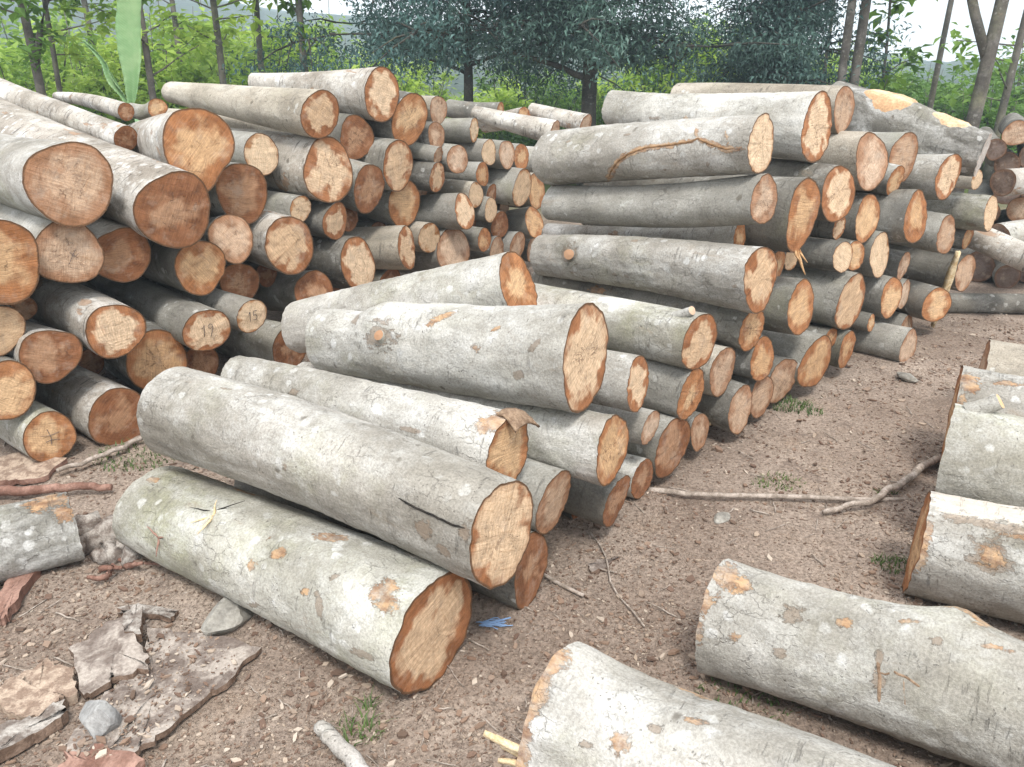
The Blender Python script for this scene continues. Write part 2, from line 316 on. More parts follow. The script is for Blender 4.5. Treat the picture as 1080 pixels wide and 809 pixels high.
# ------------------------------------------------------------------ logs
class Log:
    def __init__(s, name, near, farp, r, rf, bark, end, label, cat, group, seed, hero=False, tear=0, flare=None, bulge=None, bend=0.028, tilt=None, farend=None, oval=.075):
        s.near, s.far_, s.r, s.rf, s.seed = Vector(near), Vector(farp), r, rf, seed
        s.rng = random.Random(seed); g = s.rng
        ax = s.near-s.far_; s.L = ax.length; Y = ax.normalized()
        X = Y.cross(Vector((0, 0, 1))).normalized(); Z = X.cross(Y)
        s.M = Matrix.Translation((s.near+s.far_)/2) @ Matrix((X, Y, Z)).transposed().to_4x4()
        s.Mi = s.M.inverted()
        s.p2, s.p3, s.p5 = g.uniform(0, 6.28), g.uniform(0, 6.28), g.uniform(0, 6.28)
        s.e2, s.e3 = g.uniform(.2, 1)*oval, g.uniform(.1, .8)*oval
        s.tear, s.flare, s.bulge = tear, flare, bulge or []
        s.ba, s.bp = bend*g.uniform(.2, 1), g.uniform(0, 6.28)
        s.tl = tilt or (g.uniform(-.10, .10), g.uniform(-.10, .10)); s.tf = (g.uniform(-.1, .1), g.uniform(-.1, .1))
        s.root = empty(name, (0, 0, 0), label, cat, group); s.root.matrix_world = s.M
        px = r*850/max(1.5, (s.near-Vector((0, 0, 1.6))).length)
        s.hero = hero or px > 45
        seg = 120 if s.hero else (56 if px > 22 else 36)
        ny = max(6, int(s.L/(.0115 if s.hero else .035 if px > 22 else .06)))
        s.seg, s.ny = seg, ny
        V, Fc = [], []
        for j in range(ny+1):
            y = -s.L/2+s.L*j/ny
            for k in range(seg): V.append(s.surf(2*pi*k/seg, y, 0, True))
        for j in range(ny):
            for k in range(seg):
                k2 = (k+1) % seg
                Fc.append((j*seg+k, j*seg+k2, (j+1)*seg+k2, (j+1)*seg+k))
        s.grid = [(2*pi*k/seg, -s.L/2+s.L*j/ny) for j in range(ny+1) for k in range(seg)]; s.marks = {}
        s.bark = mesh_obj('bark', V, Fc, BARK[bark] if isinstance(bark, str) else bark, s.root)
        s.end = s.cap(1, END[end]); s.end2 = s.cap(-1, END[farend or end])
    def rad(s, th, y):
        t = y/s.L+.5
        R = s.rf+(s.r-s.rf)*t
        q = Vector((cos(th)*1.3+s.seed*3.3, sin(th)*1.3, y*1.6+s.seed))
        k = 1+s.e2*cos(2*th+s.p2)+s.e3*cos(3*th+s.p3)+  .045*noise.noise(q)+.018*noise.noise(q*3.1)
        if s.tear: k += .26*s.tear*max(0, cos((th+pi/2)))**10*max(0, t)-.05*s.tear
        if s.flare: # (theta, y, width theta, width y, height)
            for (a, b, wa, wb, hgt) in s.flare:
                da = (th-a+pi) % (2*pi)-pi
                k += hgt*math.exp(-(da/wa)**2-((y-b)/wb)**2)
        for (a, b, wa, wb, hgt) in s.bulge:
            da = (th-a+pi) % (2*pi)-pi
            k += hgt*math.exp(-(da/wa)**2-((y-b)/wb)**2)
        return R*k
    def plane(s, x, z, y):
        e = .5*s.L
        wn = max(0, 1-(e-y)/.25); wf = max(0, 1-(y+e)/.25)
        return (s.tl[0]*x+s.tl[1]*z)*wn+(s.tf[0]*x+s.tf[1]*z)*wf
    def surf(s, th, y, off=0.0, rough=False):
        R = s.rad(th, y)+off
        if rough and s.hero:
            q = Vector((cos(th)*R, y, sin(th)*R))
            R += .0032*noise.noise(q*18+Vector((s.seed, 0, 0)))+.0016*noise.noise(q*45)
        t = y/s.L
        bx, bz = s.ba*cos(s.bp)*cos(pi*t), s.ba*sin(s.bp)*cos(pi*t)
        x, z = R*cos(th)+bx, R*sin(th)+bz
        yy = y+s.plane(x, z, y)
        if abs(abs(y)-s.L/2) < 1e-4:
            yy += .005*noise.noise(Vector((cos(th)*6, sin(th)*6, s.seed*5+y)))
        return Vector((x, yy, z))
    def cap(s, sg, mat):
        y = sg*s.L/2; seg = s.seg; nr = 12 if s.hero else 6
        if sg < 0: nr = 4
        V, Fc, UV = [Vector((0, 0, 0))], [], [(0.0, 0.0)]
        ring = [s.surf(2*pi*k/seg, y, 0, True) for k in range(seg)]
        c = sum(ring, Vector())/seg
        V[0] = c+Vector((0, sg*.002, 0))
        for i in range(1, nr+1):
            f = i/nr
            for k in range(seg):
                p = c+(ring[k]-c)*f
                if i < nr: p = p+Vector((0, .004*noise.noise(Vector((p.x*14, p.z*14, s.seed*7.7)))*(1-f**6), 0))
                V.append(p); UV.append((f*cos(2*pi*k/seg), f*sin(2*pi*k/seg)))
        for k in range(seg):
            k2 = (k+1) % seg
            Fc.append((0, 1+k2, 1+k) if sg > 0 else (0, 1+k, 1+k2))
            for i in range(nr-1):
                a, b, cc, d = 1+i*seg+k, 1+i*seg+k2, 1+(i+1)*seg+k2, 1+(i+1)*seg+k
                Fc.append((a, b, cc, d) if sg > 0 else (a, d, cc, b))
        o = mesh_obj('cut_end', V, Fc, mat, s.root)
        uvl = o.data.uv_layers.new(name='UVMap')
        for lp in o.data.loops: uvl.data[lp.index].uv = UV[lp.vertex_index]
        s.c_near = c if sg > 0 else getattr(s, 'c_near', c)
        return o
    def hit(s, u, v):
        """theta, y of the bark where the sight line of photo point (u, v) meets this log"""
        o = s.Mi @ Vector((0, 0, CAM_H)); d = (s.Mi.to_3x3() @ ray(u, v)).normalized()
        t = 0.0; best = (9, 0, 0)
        for _ in range(600):
            p = o+d*t; th = atan2(p.z, p.x); g = sqrt(p.x*p.x+p.z*p.z)-s.rad(th, max(-s.L/2, min(s.L/2, p.y)))
            if g < best[0]: best = (g, th, p.y)
            if g < .0005 or t > 12: break
            t += max(g*.6, .0004)
        return best[1], max(-s.L/2+.02, min(s.L/2-.02, best[2]))
    def patch(s, th, y, w, h, mat, name='bark_scar', off=.0025, rot=0.0, ragged=.45, n=26, parent=None):
        """irregular patch lying on the bark, w along the log and h round it (metres)"""
        V, Fc = [], []; nr = 5; g = random.Random(int(th*977+y*1313+s.seed*31))
        sd = g.uniform(0, 50)
        for i in range(nr+1):
            f = i/nr
            for k in range(n):
                a = 2*pi*k/n
                q = 1+ragged*(noise.noise(Vector((cos(a)*1.6+sd, sin(a)*1.6, 0)))+.6*noise.noise(Vector((cos(a)*5, sin(a)*5, sd))))
                dx, dz = f*q*w/2*cos(a), f*q*h/2*sin(a)
                dx, dz = dx*cos(rot)-dz*sin(rot), dx*sin(rot)+dz*cos(rot)
                yy = max(-s.L/2+.004, min(s.L/2-.004, y+dx))
                V.append(s.surf(th+dz/s.r, yy, (off if f < .99 else -.003)+.0006*sin(k*3.3+i), True))
        for i in range(nr):
            for k in range(n):
                k2 = (k+1) % n
                Fc.append((i*n+k, (i+1)*n+k, (i+1)*n+k2, i*n+k2))
        return mesh_obj(name, V, Fc, mat, parent or s.root)
    def mark(s, th, y, w, h, kind='scar', rot=0.0):
        """worn place on the bark: w along the log, h round it (metres); kept as a mesh attribute"""
        if kind not in s.marks: s.marks[kind] = [0.0]*len(s.grid)
        A = s.marks[kind]; cr, sr = cos(rot), sin(rot)
        for i, (a, b) in enumerate(s.grid):
            dz = ((a-th+pi) % (2*pi)-pi)*s.r; dx = b-y
            p, q = (dx*cr+dz*sr)/(w/2), (-dx*sr+dz*cr)/(h/2)
            d = sqrt(p*p+q*q)
            if d < 2: A[i] = max(A[i], 1-d*.5)
    def store(s):
        for k, A in s.marks.items():
            s.bark.data.attributes.new(k, 'FLOAT', 'POINT').data.foreach_set('value', A)
    def strip(s, pts, width, mat, name, off=.002):
        """thin strip lying on the bark along (theta, y) points"""
        P = []
        for i in range(len(pts)-1):
            (a, b), (c, d) = pts[i], pts[i+1]
            for k in range(8): P.append((a+(c-a)*k/8, b+(d-b)*k/8))
        P.append(pts[-1]); path = [s.surf(a+.012*noise.noise(Vector((i*.37, s.seed, 0))), b, off, True) for i, (a, b) in enumerate(P)]
        n = len(path); R = [width/2*min(1, .25+3*min(i, n-1-i)/n*2) for i in range(n)]
        V, Fc = tube(path, R, 6)
        return mesh_obj(name, V, Fc, mat, s.root)
    def stub(s, th, y, length, r0, mat, endm, name='branch_stub', lean=.35):
        base = s.surf(th, y, -.02); nrm = Vector((cos(th), 0, sin(th))); d = (nrm+Vector((0, lean, 0))).normalized()
        path = [base+d*(length+.02)*i/5 for i in range(6)]
        R = [r0*(1.35-.35*min(1, i/2.2)) for i in range(6)]
        for i in range(3, 6): R[i] = r0*(1-.05*(i-3))
        V, Fc = tube(path, R, 18, False)
        V = [p+Vector(noise.noise_vector(p*25+Vector((s.seed, 0, 0))))*r0*.12 for p in V]
        o = mesh_obj(name, V, Fc, mat, s.root)
        ring = V[-18:]; c = sum(ring, Vector())/18+d*.004
        mesh_obj('stub_end', ring+[c], [(18, k, (k+1) % 18) for k in range(18)], endm, o, False)
        return o
    def scribble(s, strokes, scale, mat, w=.0022, centre=(0, 0)):
        """hand-written strokes on the near end; 2-D points, x right as seen from outside"""
        A = ([], [])
        for st in strokes:
            P = []
            for i in range(len(st)-1):
                for k in range(4):
                    a, b = st[i], st[i+1]; P.append((a[0]+(b[0]-a[0])*k/4, a[1]+(b[1]-a[1])*k/4))
            P.append(st[-1]); path = []
            for x, z in P:
                # seen from +Y looking towards -Y the viewer's right is -X
                q = Vector((-(x*scale+centre[0]), 0, z*scale+centre[1]))
                q.y = s.L/2+s.tl[0]*q.x+s.tl[1]*q.z+.004
                path.append(q)
            add(A, tube(path, [w]*len(path), 5))
        return mesh_obj('number_mark', A[0], A[1], mat, s.root)

GROUPS = {'L': 'logs stacked in the left pile', 'R': 'logs stacked in the right pile', 'F': 'big logs at the right front edge', 'S': 'logs of the far right pile', 'G': None}
# log id, pile, near end centre, far end centre, near radius, far radius, bark kind, end kind, label (world metres)
LOGS = [
 ('L1', 'L', (-1.856, 3.460, 1.172), (-2.787, 4.365, 1.172), 0.177, 0.164, 'p', 'T', 'big pale-barked log with wide smooth orange-tan cut end near the upper left edge'),
 ('L2', 'L', (-1.561, 3.764, 1.014), (-3.668, 5.594, 1.341), 0.182, 0.226, 'w', 'B', 'long white log ending in a big half dark half light brown cut face'),
 ('L3', 'L', (-1.528, 4.072, 1.282), (-2.194, 4.912, 1.234), 0.187, 0.108, 'w', 'O', 'white log with teardrop shaped orange cut end on top of the left pile'),
 ('L4', 'L', (-2.007, 4.360, 1.290), (-4.167, 6.320, 1.667), 0.066, 0.077, 'w', 'B', 'slim white log with black scars reaching up to the left photo edge'),
 ('L5', 'L', (-1.432, 4.357, 1.011), (-2.366, 5.188, 1.008), 0.156, 0.145, 'm', 'B', 'log with plain reddish brown end right of the biggest dark brown end'),
 ('L6', 'L', (-1.371, 4.560, 1.193), (-2.300, 5.320, 1.204), 0.113, 0.105, 'g', 'C', 'small log with clean cream cut end above the reddish brown end'),
 ('L7', 'L', (-1.051, 4.749, 1.087), (-2.059, 5.488, 1.104), 0.184, 0.171, 'w', 'P', 'black-flecked white log whose oval end shows long vertical pale streaks'),
 ('L8', 'L', (-1.060, 4.690, 1.394), (-2.217, 5.554, 1.496), 0.131, 0.064, 't', 'P', 'smooth tan tapering log lying aslant on the top of left pile, honey-coloured end'),
 ('L9', 'L', (-0.800, 5.261, 1.485), (-1.787, 5.941, 1.553), 0.152, 0.055, 'w', 'P', 'topmost grey-white log of left pile with bright pale heart in brown rim'),
 ('L10', 'L', (-0.959, 5.168, 1.237), (-1.911, 5.975, 1.337), 0.130, 0.120, 'd', 'B', 'log with dark brown streaked end tucked right under the tan topmost log'),
 ('L11', 'L', (-0.881, 5.058, 0.946), (-1.919, 5.747, 1.087), 0.144, 0.134, 'g', 'B', 'log with tall red-brown oval end and pale central streak, middle of left pile'),
 ('L12', 'L', (-0.724, 5.277, 1.060), (-1.764, 5.967, 1.079), 0.158, 0.147, 'g', 'P', 'grey log with large egg-shaped cream heart and brown rim, right upper left pile'),
 ('L13', 'L', (-0.663, 5.473, 1.328), (-1.701, 6.163, 1.440), 0.166, 0.154, 'd', 'O', 'log with wide orange end touching the lower right of the topmost log'),
 ('L14', 'L', (-1.195, 4.599, 0.892), (-2.017, 5.158, 0.951), 0.078, 0.072, 'g', 'C', 'thin dark grey log with small light end wedged between two brown ends'),
 ('L15', 'L', (-1.041, 4.773, 0.793), (-2.135, 5.384, 0.864), 0.114, 0.106, 'd', 'P', 'dark grey log with cream oval end below the red-brown oval end'),
 ('L16', 'L', (-1.027, 5.064, 0.770), (-2.019, 5.839, 0.602), 0.085, 0.079, 'g', 'B', 'mostly hidden reddish end peeking between two fuller ends of left pile'),
 ('L17', 'L', (-1.455, 4.168, 0.807), (-2.382, 4.984, 0.618), 0.123, 0.114, 'd', 'T', 'log with dusty pinkish tan end and a small bump on its lower left edge'),
 ('L18', 'L', (-1.554, 3.958, 0.702), (-2.533, 4.733, 0.710), 0.137, 0.128, 'd', 'O', 'dark-barked log with round orange end showing radial cracks'),
 ('L19', 'L', (-1.237, 4.459, 0.711), (-2.239, 5.201, 0.742), 0.161, 0.149, 'w', 'P', 'white-grey log with very pale heart and uneven brown rim, lower middle of left pile'),
 ('L20', 'L', (-1.505, 4.358, 0.525), (-2.428, 5.192, 0.430), 0.118, 0.110, 'd', 'B', 'deep-set log with shadowed rusty end behind the slim grey logs'),
 ('L21', 'L', (-1.335, 3.977, 0.443), (-2.181, 4.661, 0.519), 0.089, 0.082, 'g', 'C', 'slim smooth log with light orange end marked 15'),
 ('L22', 'L', (-1.496, 3.774, 0.429), (-2.404, 4.629, 0.484), 0.116, 0.107, 'g', 'P', 'smooth grey-tan log with round end marked 19 in handwriting'),
 ('L23', 'L', (-1.161, 4.612, 0.408), (-2.080, 5.439, 0.194), 0.125, 0.116, 'g', 'B', 'log with rusty brown end half covered by a long grey log leaning before it'),
 ('L24', 'L', (-0.939, 4.850, 0.519), (-2.037, 5.448, 0.501), 0.170, 0.158, 'd', 'P', 'log with split-looking orange and white end just over the leaning long log'),
 ('L25', 'L', (-0.684, 5.206, 0.547), (-1.850, 5.650, 0.435), 0.139, 0.130, 't', 'P', 'tan-barked log with narrow mottled oval end, bark side in full view'),
 ('L26', 'L', (-0.567, 5.511, 0.554), (-1.594, 6.227, 0.612), 0.107, 0.099, 't', 'C', 'thin log with narrow pink-cream end directly beside the mottled oval end'),
 ('L27', 'L', (-0.716, 5.431, 0.798), (-1.738, 6.150, 0.835), 0.156, 0.146, 'g', 'O', 'log with plain flat orange-tan end under the egg-shaped cream heart'),
 ('L28', 'L', (-0.416, 5.675, 0.428), (-1.413, 6.418, 0.259), 0.168, 0.156, 'g', 'T', 'log with large faded pink-brown end showing fine diagonal saw lines'),
 ('L29', 'L', (-0.327, 5.634, 0.714), (-1.224, 6.253, 0.567), 0.124, 0.116, 'g', 'P', 'grey log with long visible side and narrow brown-rimmed end, right half of left pile'),
 ('L30', 'L', (-0.509, 5.612, 0.947), (-1.576, 6.247, 0.978), 0.098, 0.091, 'd', 'P', 'small dark log with yellowish end left of two dull grey ends'),
 ('L31', 'L', (-0.377, 5.764, 1.053), (-1.307, 6.603, 1.058), 0.103, 0.096, 'g', 'T', 'log with dull greyish cream oval end high in right half of left pile'),
 ('L32', 'L', (-0.499, 5.638, 1.090), (-1.636, 6.144, 1.233), 0.059, 0.055, 'g', 'T', 'tiny dull cream end partly behind the greyish cream oval end'),
 ('L33', 'L', (-0.500, 5.771, 1.375), (-1.538, 6.467, 1.445), 0.091, 0.084, 't', 'T', 'log with dusty tan end just right of the wide orange end at pile top'),
 ('L34', 'L', (-0.516, 5.728, 1.208), (-1.551, 6.429, 1.239), 0.093, 0.087, 'd', 'T', 'small flat tan end below the dusty tan end near the pile top'),
 ('L35', 'L', (-0.273, 6.084, 1.228), (-1.094, 6.458, 1.231), 0.082, 0.077, 'g', 'C', 'short grey log with light cream end sitting alone on the right top of left pile'),
 ('L36', 'L', (0.387, 7.631, 1.110), (-0.360, 8.043, 1.264), 0.104, 0.060, 'w', 'T', 'long pale log lying far back behind the top, pointing to the right pile'),
 ('L37', 'L', (-0.215, 6.040, 0.920), (-1.282, 6.692, 0.916), 0.085, 0.079, 'g', 'O', 'small brownish orange end beneath the twin cream ends'),
 ('L38', 'L', (-0.261, 5.919, 0.787), (-1.347, 6.536, 0.842), 0.092, 0.085, 't', 'C', 'thin log with bright narrow end above the brown-rimmed narrow end'),
 ('L39', 'L', (-0.156, 6.036, 0.663), (-1.279, 6.588, 0.697), 0.093, 0.087, 'g', 'C', 'small log with cream end and pale bark top, right of narrow brown-rimmed end'),
 ('L40', 'L', (-0.154, 6.195, 0.752), (-1.279, 6.752, 0.745), 0.080, 0.075, 'd', 'B', 'small shadowed brown end behind the pale grey log'),
 ('L41', 'L', (0.079, 6.276, 0.791), (-0.967, 6.954, 0.841), 0.136, 0.126, 'g', 'C', 'pale grey log with tall thin cream end next to the right pile'),
 ('L42', 'L', (-0.168, 6.128, 1.067), (-1.244, 6.765, 1.076), 0.092, 0.086, 'g', 'C', 'thin cream end, leftmost of three in a row below the far-back log'),
 ('L43', 'L', (-0.037, 6.266, 1.040), (-1.097, 6.928, 1.039), 0.109, 0.102, 'g', 'T', 'dull cream end with dark knot hole, middle of three in a row'),
 ('L44', 'L', (0.074, 6.475, 1.001), (-1.003, 7.110, 1.018), 0.101, 0.094, 'g', 'O', 'orange-brown end, rightmost of three in a row'),
 ('L45', 'L', (0.407, 7.125, 0.909), (-0.558, 7.654, 0.909), 0.108, 0.100, 'p', 'T', 'pale log vanishing behind the vine-marked log of the right pile'),
 ('L46', 'L', (0.201, 6.672, 0.713), (-0.877, 7.305, 0.725), 0.155, 0.144, 't', 'O', 'rough orange end pressed against the grey second-row log of right pile'),
 ('L47', 'L', (0.181, 6.517, 0.489), (-0.837, 7.204, 0.208), 0.125, 0.116, 'd', 'O', 'dark log with ragged orange end low beside the right pile'),
 ('L48', 'L', (-0.093, 6.247, 0.515), (-1.053, 7.058, 0.497), 0.101, 0.094, 'g', 'B', 'shadowed dull brown end behind two small cream-ended logs'),
 ('L49', 'L', (-0.202, 5.906, 0.466), (-1.270, 6.557, 0.467), 0.091, 0.085, 'g', 'O', 'small log with bright brown oval end right of faded pink-brown end'),
 ('L50', 'L', (-0.116, 6.190, 0.327), (-1.206, 6.803, 0.309), 0.105, 0.098, 'd', 'T', 'low small log with dusty end resting near the leaning long log'),
 ('L51', 'L', (0.042, 6.336, 0.332), (-1.019, 6.996, 0.299), 0.115, 0.107, 'd', 'T', 'low dusty brown end deepest in the corner between the two piles'),
 ('L53', 'L', (-0.810, 5.260, 0.313), (-1.837, 5.973, 0.262), 0.093, 0.086, 'd', 'B', 'low reddish end under the mottled oval end, nearly hidden'),
 ('L60', 'L', (-2.055, 3.171, 0.903), (-2.939, 4.054, 0.910), 0.168, 0.157, 'p', 'O', 'log with big plain orange end cut by the left photo edge'),
 ('L61', 'L', (-1.918, 3.447, 0.881), (-2.783, 4.348, 0.889), 0.142, 0.132, 'p', 'T', 'white log with greyish tan end and pencil scribble, beside the cut-off orange end'),
 ('L62', 'L', (-1.809, 3.693, 0.820), (-2.692, 4.578, 0.799), 0.132, 0.123, 'w', 'B', 'log with tilted wide brown and tan end under the wide smooth orange-tan end'),
 ('L63', 'L', (-1.777, 3.449, 0.529), (-2.778, 4.194, 0.588), 0.130, 0.121, 'w', 'P', 'peeling white and red-brown log with round half grey end'),
 ('L64', 'L', (-1.985, 3.272, 0.473), (-2.857, 4.160, 0.343), 0.121, 0.112, 'w', 'B', 'black-and-white barked log with broad dark brown end, lower left'),
 ('L65', 'L', (-1.747, 3.737, 0.284), (-2.627, 4.624, 0.296), 0.157, 0.146, 'd', 'O', 'dark log with glossy orange-brown end at right of peeling log'),
 ('L66', 'L', (-2.113, 3.100, 0.376), (-3.027, 3.953, 0.343), 0.129, 0.120, 'd', 'O', 'log with sunlit-looking ragged orange end low at the left photo edge'),
 ('L67', 'L', (-2.131, 3.189, 0.611), (-2.986, 4.100, 0.613), 0.106, 0.099, 'g', 'C', 'sliver of a pale yellowish end at the left photo edge'),
 ('L68', 'L', (-1.647, 4.012, 0.170), (-2.585, 4.838, 0.162), 0.103, 0.095, 'g', 'B', 'small reddish end low in the shadow behind the front logs'),
 ('L69', 'L', (-1.814, 3.410, 0.125), (-2.829, 4.135, 0.115), 0.140, 0.130, 'w', 'B', 'bottom log with grey lichen bark and brown end, rightmost on the ground'),
 ('L70', 'L', (-2.002, 3.170, 0.134), (-2.959, 3.960, 0.139), 0.109, 0.101, 'm', 'O', 'green-barked bottom log with crossed cracks in its yellow-orange end'),
 ('L71', 'L', (-1.256, 4.318, 0.152), (-2.243, 5.085, 0.152), 0.133, 0.123, 'm', 'B', 'mossy green log with dark end behind the long leaning grey log'),
 ('L72', 'L', (-1.756, 3.839, 0.072), (-2.659, 4.703, 0.060), 0.081, 0.075, 'd', 'B', 'dark log deep in shadow behind the two front logs'),
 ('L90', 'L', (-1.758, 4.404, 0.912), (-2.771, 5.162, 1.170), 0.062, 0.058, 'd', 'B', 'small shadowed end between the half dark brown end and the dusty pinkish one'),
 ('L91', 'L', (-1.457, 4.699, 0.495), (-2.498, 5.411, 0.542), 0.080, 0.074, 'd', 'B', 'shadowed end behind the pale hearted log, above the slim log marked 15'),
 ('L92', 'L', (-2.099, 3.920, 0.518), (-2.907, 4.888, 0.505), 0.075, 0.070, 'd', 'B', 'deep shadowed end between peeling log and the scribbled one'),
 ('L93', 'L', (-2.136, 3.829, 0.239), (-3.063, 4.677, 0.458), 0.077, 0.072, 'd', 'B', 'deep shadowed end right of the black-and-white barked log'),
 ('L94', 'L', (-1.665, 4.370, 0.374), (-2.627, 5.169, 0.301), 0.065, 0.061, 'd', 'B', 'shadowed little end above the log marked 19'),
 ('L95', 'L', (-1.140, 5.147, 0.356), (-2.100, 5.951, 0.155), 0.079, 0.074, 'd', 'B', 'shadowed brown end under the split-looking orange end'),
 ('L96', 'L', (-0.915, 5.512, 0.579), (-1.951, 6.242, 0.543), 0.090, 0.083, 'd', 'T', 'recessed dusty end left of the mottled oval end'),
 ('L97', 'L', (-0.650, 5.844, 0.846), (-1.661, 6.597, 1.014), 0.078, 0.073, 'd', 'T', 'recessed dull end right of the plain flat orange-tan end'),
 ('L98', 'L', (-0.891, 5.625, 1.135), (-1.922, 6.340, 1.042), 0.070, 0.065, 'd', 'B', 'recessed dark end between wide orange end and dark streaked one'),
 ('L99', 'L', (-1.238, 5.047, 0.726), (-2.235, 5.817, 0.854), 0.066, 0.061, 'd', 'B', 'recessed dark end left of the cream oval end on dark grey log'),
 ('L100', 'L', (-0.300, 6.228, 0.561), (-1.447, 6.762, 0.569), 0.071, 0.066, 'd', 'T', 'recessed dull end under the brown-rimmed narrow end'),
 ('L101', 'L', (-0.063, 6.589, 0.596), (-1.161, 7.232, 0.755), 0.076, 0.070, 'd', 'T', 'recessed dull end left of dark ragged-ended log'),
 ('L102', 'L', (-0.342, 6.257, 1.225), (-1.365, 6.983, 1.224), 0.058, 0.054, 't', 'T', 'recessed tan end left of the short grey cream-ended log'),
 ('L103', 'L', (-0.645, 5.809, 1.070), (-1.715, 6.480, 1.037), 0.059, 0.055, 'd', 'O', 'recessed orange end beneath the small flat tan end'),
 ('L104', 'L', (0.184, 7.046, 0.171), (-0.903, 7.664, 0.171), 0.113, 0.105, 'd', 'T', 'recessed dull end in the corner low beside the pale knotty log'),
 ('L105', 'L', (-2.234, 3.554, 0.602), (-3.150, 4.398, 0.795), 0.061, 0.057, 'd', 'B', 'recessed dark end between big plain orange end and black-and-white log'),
 ('L75', 'L', (-2.095, 5.018, 1.417), (-2.343, 5.244, 1.398), 0.056, 0.044, 'p', 'O', 'stubby pale log far back with small orange end behind the teardrop end'),
 ('L76', 'L', (-2.136, 4.694, 1.409), (-2.876, 5.395, 1.471), 0.047, 0.028, 'w', 'B', 'thin white log far back at pile top near the banana leaf'),
 ('L78', 'L', (-1.265, 5.173, 1.249), (-2.539, 5.974, 1.311), 0.081, 0.076, 't', 'T', 'peeled tan log mostly covered by the tan topmost log'),
 ('L79', 'L', (-0.120, 8.645, 1.250), (-0.663, 8.912, 1.275), 0.098, 0.091, 'd', 'O', 'small log on the far heap by the dark tree, left one'),
 ('L80', 'L', (0.130, 8.634, 1.200), (-0.300, 9.048, 1.104), 0.098, 0.091, 'w', 'O', 'small white log on the far heap by the dark tree, right one'),
 ('L81', 'L', (0.736, 8.393, 1.142), (0.201, 8.763, 1.267), 0.101, 0.065, 'w', 'T', 'long white log on the far heap by the dark tree'),
 ('R1', 'R', (1.543, 4.256, 1.349), (0.620, 5.287, 1.401), 0.165, 0.101, 'p', 'P', 'topmost long pale log of right pile with ragged cream end'),
 ('R2', 'R', (1.798, 4.597, 1.424), (1.074, 5.426, 1.439), 0.127, 0.118, 't', 'T', 'tan log behind the topmost pale log, its oval end brown-rimmed'),
 ('R3', 'R', (1.041, 3.491, 1.330), (0.208, 4.347, 1.188), 0.122, 0.139, 'p', 'C', 'thick grey log with a curving brown vine stripe across its side'),
 ('R4', 'R', (1.067, 3.452, 1.106), (0.226, 4.322, 0.961), 0.106, 0.094, 'g', 'T', 'smooth dark grey log directly below the vine-striped log'),
 ('R5', 'R', (1.340, 3.734, 1.001), (0.498, 4.657, 1.008), 0.163, 0.152, 'd', 'O', 'log with tall orange end and a splinter hanging from its bottom edge'),
 ('R6', 'R', (1.670, 4.190, 1.029), (0.847, 5.131, 1.029), 0.147, 0.137, 'd', 'P', 'log with long cream and brown oval end, right of the splintered orange end'),
 ('R6b', 'R', (1.766, 4.353, 0.831), (1.108, 5.107, 0.831), 0.066, 0.061, 'd', 'P', 'small end merging under the long cream and brown oval end'),
 ('R7', 'R', (1.943, 4.488, 1.160), (1.140, 5.445, 1.131), 0.154, 0.143, 't', 'T', 'brownish log with tall pinkish oval end in the upper right pile'),
 ('R8', 'R', (2.345, 4.979, 1.140), (1.564, 5.955, 1.145), 0.143, 0.133, 'g', 'T', 'log with tan oval end under the big pruned trunk'),
 ('R9', 'R', (2.686, 5.079, 1.016), (1.904, 5.989, 0.936), 0.140, 0.130, 'p', 'P', 'thick pale log whose slanted dark-rimmed end faces the far pile'),
 ('R10', 'R', (2.235, 4.803, 1.025), (1.370, 5.720, 1.243), 0.089, 0.083, 'd', 'O', 'small orange end between the pinkish oval and the bright orange oval'),
 ('R11', 'R', (2.349, 4.710, 0.825), (1.622, 5.655, 0.668), 0.147, 0.137, 'd', 'O', 'log with the brightest smooth orange oval end of the right pile'),
 ('R12', 'R', (1.984, 4.519, 0.854), (1.176, 5.473, 0.854), 0.136, 0.126, 'd', 'O', 'log with orange-brown oval end left of the brightest orange oval'),
 ('R13', 'R', (2.696, 4.990, 0.671), (1.941, 5.923, 0.671), 0.117, 0.109, 'g', 'T', 'grey-green log with its end seen edge-on, right of the brightest orange oval'),
 ('R14', 'R', (3.094, 5.244, 0.765), (2.232, 6.218, 0.758), 0.115, 0.107, 'm', 'C', 'green-grey log with a dark scar, sticking out at the right top of the pile'),
 ('R15', 'R', (3.449, 6.110, 0.875), (2.746, 6.929, 0.880), 0.079, 0.073, 't', 'C', 'small pale end above the scarred green-grey log'),
 ('R16', 'R', (1.755, 4.222, 0.698), (0.935, 5.165, 0.698), 0.086, 0.080, 'd', 'C', 'small dark log with half-moon cream end, left of a twin'),
 ('R17', 'R', (1.917, 4.447, 0.656), (1.102, 5.395, 0.656), 0.090, 0.084, 'd', 'O', 'small orange end squeezed against the half-moon cream end'),
 ('R18', 'R', (2.130, 4.613, 0.626), (1.327, 5.571, 0.625), 0.132, 0.123, 'g', 'C', 'log with broad whitish chopped-looking end in the middle of right pile'),
 ('R19', 'R', (2.409, 4.877, 0.505), (1.627, 5.852, 0.494), 0.088, 0.082, 'd', 'T', 'narrow tan end right of the broad whitish end'),
 ('R20', 'R', (3.047, 5.313, 0.356), (2.292, 6.246, 0.356), 0.128, 0.119, 'd', 'T', 'dark reddish log with bark side in shadow at the far right of pile'),
 ('R21', 'R', (3.066, 5.399, 0.582), (2.424, 6.166, 0.573), 0.082, 0.077, 'd', 'O', 'small bright end hanging out under the scarred green-grey log'),
 ('R22', 'R', (2.727, 5.000, 0.219), (2.351, 5.829, 0.218), 0.117, 0.109, 'd', 'O', 'dark low log at the rear right foot of the pile'),
